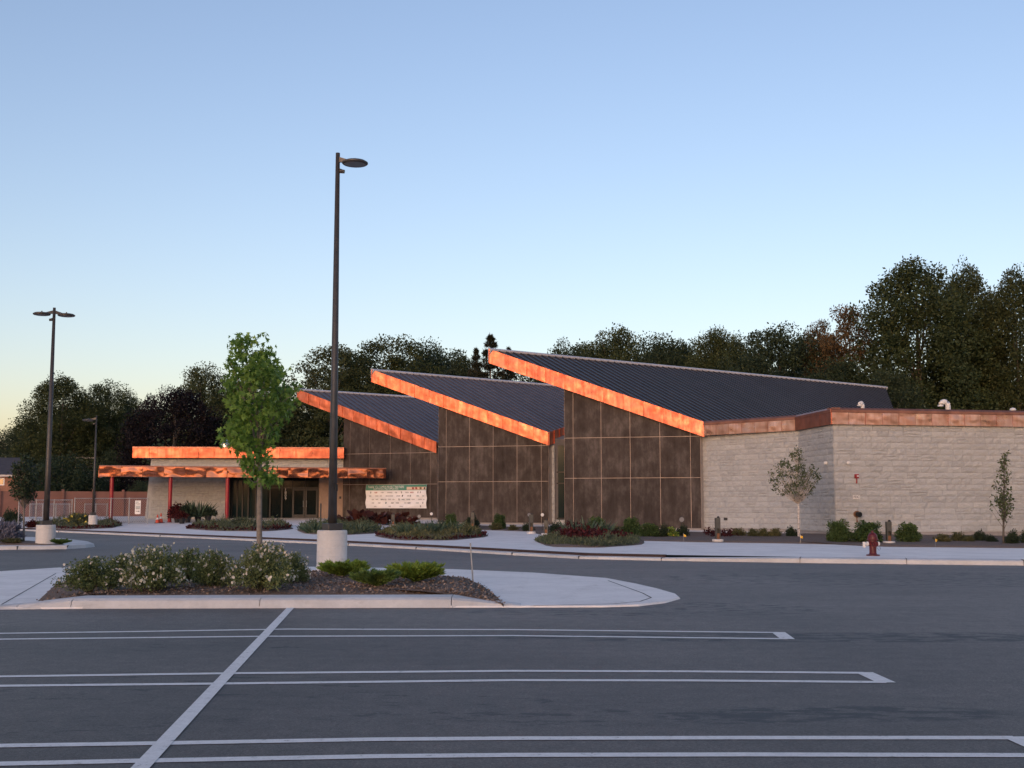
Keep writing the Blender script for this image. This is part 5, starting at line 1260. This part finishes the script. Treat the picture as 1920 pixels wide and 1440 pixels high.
# ---- banner on the left dark wall
def banner():
    A, B, d, nrm = wframe(W1); off = .16
    a = V3(hit(688, A, B, 930), 0) + nrm * off; c = V3(hit(801.5, A, B, 930), 0) + nrm * off; z1, z0 = at(745, 909, a.y).z, at(745, 953, a.y).z
    L = (c - a).length; Hh = z1 - z0; o = root('banner', (a.x, a.y, z0), 'white banner with green header and rows of logos on the left dark wall', 'banner')
    def wave(x, y):                               # soft swags of a sheet hung by its corners
        u, v = x / L, y / Hh; r = math.hypot((u - .5) * 1.3, (v - 1.25))
        return .060 * math.sin(r * 17) * (1 - v * .5) + .035 * math.sin((u - v * .5) * 21) * u
    P = lambda x, y, k=0.: a + d * x + nrm * (wave(x, y) + k) + Vector((0, 0, z0 + y))
    def sheet(name, x0, x1, y0, y1, mat, k, nx, ny):
        b = MB()
        for kk in (k, k - .004):
            for j in range(ny + 1):
                for i in range(nx + 1): b.v.append(tuple(P(x0 + (x1 - x0) * i / nx, y0 + (y1 - y0) * j / ny, kk)))
        w = nx + 1; m = w * (ny + 1)
        for j in range(ny):
            for i in range(nx): q = j * w + i; b.f += [(q, q + 1, q + w + 1, q + w), (m + q + w, m + q + w + 1, m + q + 1, m + q)]
        return b.build(name, mat, o, smooth=True)
    sheet('cloth', 0, L, 0, Hh, 'banner_white', 0, 80, 30); sheet('header', .01, L - .01, Hh * .76, Hh * .995, 'banner_green', .006, 80, 8); sheet('photo_strip', L * .68, L - .03, Hh * .78, Hh * .90, 'banner_cream', .012, 30, 4)
    for i, (u, m) in enumerate(((.77, 'ink_red'), (.82, 'ink_red'), (.885, 'ink_brown'), (.95, 'ink_dark'))): sheet('print', L * u, L * (u + .03), Hh * .80, Hh * .885, m, .016, 3, 2)
    for txt, u, v, sz in (('THANK YOU CAMPUS PROJECT PARTNERS', .335, .895, .245), ('OUR FRIENDS AND SUPPORTERS', .335, .815, .16)):
        me = text_mesh(txt, sz, 'white_paint', depth=0.); sx = min(1, (L * .60 if sz > .2 else L * .42) / max(.1, max(q.co.x for q in me.vertices) * 2))
        for q in me.vertices: q.co = P(L * u + q.co.x * sx, Hh * v + q.co.y, .020)
        link('lettering', me, o)
    random.seed(99)
    for row, (v, n_) in enumerate(((.665, 11), (.52, 11), (.37, 12), (.225, 9), (.08, 4))):
        for k in range(n_):
            u = .04 + .92 * (k + random.uniform(.2, .8)) / n_; w = random.uniform(.035, .06); m = random.choice(['ink_grey', 'ink_grey', 'ink_grey', 'ink_dark', 'ink_teal', 'ink_red' if row == 0 else 'ink_grey']); b = MB(); x = u
            if random.random() < .3: sheet('print', L * u, L * (u + .018), Hh * (v - .035), Hh * (v + .045), m, .010, 2, 2); continue
            while x < min(.965, u + w):                 # letter-like strokes
                q = random.uniform(.003, .006); hh = random.uniform(.018, .032)
                b.add([P(L * x, Hh * (v - hh), .010), P(L * (x + q), Hh * (v - hh), .010), P(L * (x + q), Hh * (v + hh), .010), P(L * x, Hh * (v + hh), .010)], [(0, 1, 2, 3)]); x += q + random.uniform(.002, .004)
            if b.v: b.build('print', m, o)
    for x, y in ((.02, Hh - .02), (L - .02, Hh - .02)): q = P(x, y); MB().tube([q, q - nrm * .14 + Vector((0, 0, .06))], .012, 6).build('tie', 'white_paint', o)
banner()

# ---- wire fence, sign, brown wall, houses
def fence(px0, px1, py_top, posts, label, Y0=None, pyb=985):
    a, c = S(px0, pyb), S(px1, pyb - .5); z0 = zg((a + c) / 2); zt = at((px0 + px1) / 2, py_top, (a.y + c.y) / 2).z
    o = root('wire_fence', (a.x, a.y, z0), label, 'fence', 'wire fence panels'); d = (c - a); L = d.length; d.normalize(); H = zt - z0
    for t in [i / posts for i in range(posts + 1)]: q = a.lerp(c, t); MB().tube([(q.x, q.y, z0 - .2), (q.x, q.y, zt + .05)], .04, 8).build('post', 'galvanised', o)
    for z in (z0 + .12, zt): MB().tube([V3(a, z), V3(c, z)], .028, 6).build('rail', 'galvanised', o)
    b = MB(); s = .16; k = int((L + H) / s); wv = Vector((-d.y, d.x, 0)) * .0
    def seg(x0, y0, x1, y1):
        p, q = V3(a + d * x0, z0 + .12 + y0), V3(a + d * x1, z0 + .12 + y1); b.tube([p, q], .006, 3, False)
    hh = H - .12
    for i in range(k):
        x = i * s
        x0, y0 = (x, 0) if x <= L else (L, x - L); x1, y1 = (x - hh, hh) if x >= hh else (0, x)
        if y0 < hh: seg(x0, y0, x1, y1); seg(L - x0, y0, L - x1, y1)
    tag(b.build('chain_mesh', 'galvanised', o), kind='stuff'); return o, a, c, z0, zt
fence(34, 134, 937.5, 3, 'wire fence panel nearest the left lamp post', pyb=983.5); fo_ = fence(139, 276, 934.5, 4, 'wire fence panel ending at the stone wall', pyb=983)
fence(55, 130, 945, 3, 'shorter wire fence panel behind the left one', pyb=979.5)
fence(158, 200, 945, 2, 'shorter wire fence panel behind the far lamp footing', pyb=979.5)
_, a, c, z0, zt = fo_; q = V3(hit(259.5, a, c, 950), 0); dd = (c - a).normalized(); nf = Vector((dd.y, -dd.x, 0)); rzf = math.atan2(dd.y, dd.x); q = q + nf * .06
s1, s0 = at(259, 938.5, q.y).z, at(259, 964, q.y).z; sg = root('fence_sign', (q.x, q.y, s0), 'white sign with arrow hanging on the wire fence', 'sign')
W_ = 12 / F * q.y; MB().box((q.x, q.y, (s0 + s1) / 2), (W_, .012, s1 - s0), rzf).build('plate', 'white_paint', sg)
def strip(u0, u1, v0, v1, mat):
    b = MB(); f = lambda u, v: q + dd * W_ * (u - .5) + nf * .010 + Vector((0, 0, s0 + (s1 - s0) * v)); b.prism([f(u0, v0), f(u1, v0), f(u1, v1), f(u0, v1)], [p + nf * .003 for p in (f(u0, v0), f(u1, v0), f(u1, v1), f(u0, v1))]); b.build('print', mat, sg)
for u0, u1, v, m in ((.15, .60, .88, 'ink_teal'), (.15, .30, .78, 'ink_teal'), (.42, .88, .75, 'ink_dark'), (.15, .88, .58, 'ink_teal'), (.15, .88, .49, 'ink_teal'), (.15, .88, .40, 'ink_dark')):
    x = u0
    while x < u1: w_ = random.uniform(.05, .10); strip(x, min(u1, x + w_), v - .025, v + .025, m); x += w_ + .03
strip(.16, .66, .195, .225, 'ink_dark')
b = MB(); f = lambda u, v, k: q + dd * W_ * (u - .5) + nf * k + Vector((0, 0, s0 + (s1 - s0) * v)); b.prism([f(.64, .16, .01), f(.86, .21, .01), f(.64, .26, .01)], [f(.64, .16, .014), f(.86, .21, .014), f(.64, .26, .014)]); b.build('arrow_head', 'ink_dark', sg)
# brown wall
a, c = at(-260, 965, 88), at(284, 960, 99); zt0 = at(0, 920.5, 93).z
o = root('boundary_wall', (a.x, a.y, .3), 'long plain reddish-brown wall behind the wire fence', 'wall'); d = V2(c - a); L = d.length; d.normalize(); nb = Vector((d.y, -d.x, 0)); npan = 9
for i in range(npan):
    p0, p1 = V2(a) + d * (L * i / npan + .01), V2(a) + d * (L * (i + 1) / npan - .01)
    b = MB(); b.prism([V3(p, .1) for p in (p0, p1, p1 - nb * .2, p0 - nb * .2)], [V3(p, zt0) for p in (p0, p1, p1 - nb * .2, p0 - nb * .2)]); b.build('wall_panel', 'brown_wall', o)
    b = MB(); p = p0 - d * .01; b.box((p.x, p.y, (zt0 + .15) / 2), (.16, .30, zt0 + .15), math.atan2(d.y, d.x)); b.build('post', 'brown_wall', o)
# houses beyond
def house(px0, px1, py_eave, py_ridge, Y, label, wallm, roofm, wins, depth=9):
    a, c = at(px0, py_eave, Y), at(px1, py_eave, Y); z0 = .5; ze = a.z; zr = at(px0, py_ridge, Y + depth / 2).z; o = root('house', ((a.x + c.x) / 2, Y, z0), label, 'house')
    b = MB(); b.prism([(a.x, Y, z0), (c.x, Y, z0), (c.x, Y + depth, z0), (a.x, Y + depth, z0)], [(a.x, Y, ze), (c.x, Y, ze), (c.x, Y + depth, ze), (a.x, Y + depth, ze)]); b.build('wall', wallm, o)
    e = .5; hip = min(3.5, (c.x - a.x) * .3); b = MB(); v = [(a.x - e, Y - e, ze), (c.x + e, Y - e, ze), (c.x + e, Y + depth + e, ze), (a.x - e, Y + depth + e, ze), (a.x + hip, Y + depth / 2, zr), (c.x - hip, Y + depth / 2, zr)]
    b.add(v, [(0, 1, 5, 4), (1, 2, 5), (2, 3, 4, 5), (3, 0, 4), (3, 2, 1, 0)]); b.build('roof', roofm, o)
    b = MB(); b.box(((a.x + c.x) / 2, Y - e - .06, ze - .06), (c.x - a.x + 2 * e, .1, .18)); b.build('gutter', 'siding', o)
    for (w0, w1, y0, y1, fm) in wins:
        p, q = at(w0, y0, Y - .03), at(w1, y1, Y - .03); b = MB(); b.box(((p.x + q.x) / 2, Y - .02, (p.z + q.z) / 2), (q.x - p.x, .06, p.z - q.z)); w = b.build('window', fm, o)
        b = MB(); b.box(((p.x + q.x) / 2, Y - .06, (p.z + q.z) / 2), (q.x - p.x - .2, .04, p.z - q.z - .2)); b.build('pane', 'window_glass', w)
house(-90, 46, 891, 858, 118, 'brick house with blue-grey hipped roof and white window at the left edge', 'house_brick', 'shingle', [(-6, 8, 896, 910, 'white_paint'), (-50, -30, 896, 910, 'white_paint')])
house(176, 262, 900, 864, 112, 'brick house with dark windows seen under the canopy', 'house_brick', 'shingle', [(191, 206, 903, 918, 'bronze_frame'), (212, 230, 901, 918, 'bronze_frame')])
house(140, 176, 858, 846, 128, 'pale gable of a house between the trees beside the far lamp post', 'siding', 'siding', [])
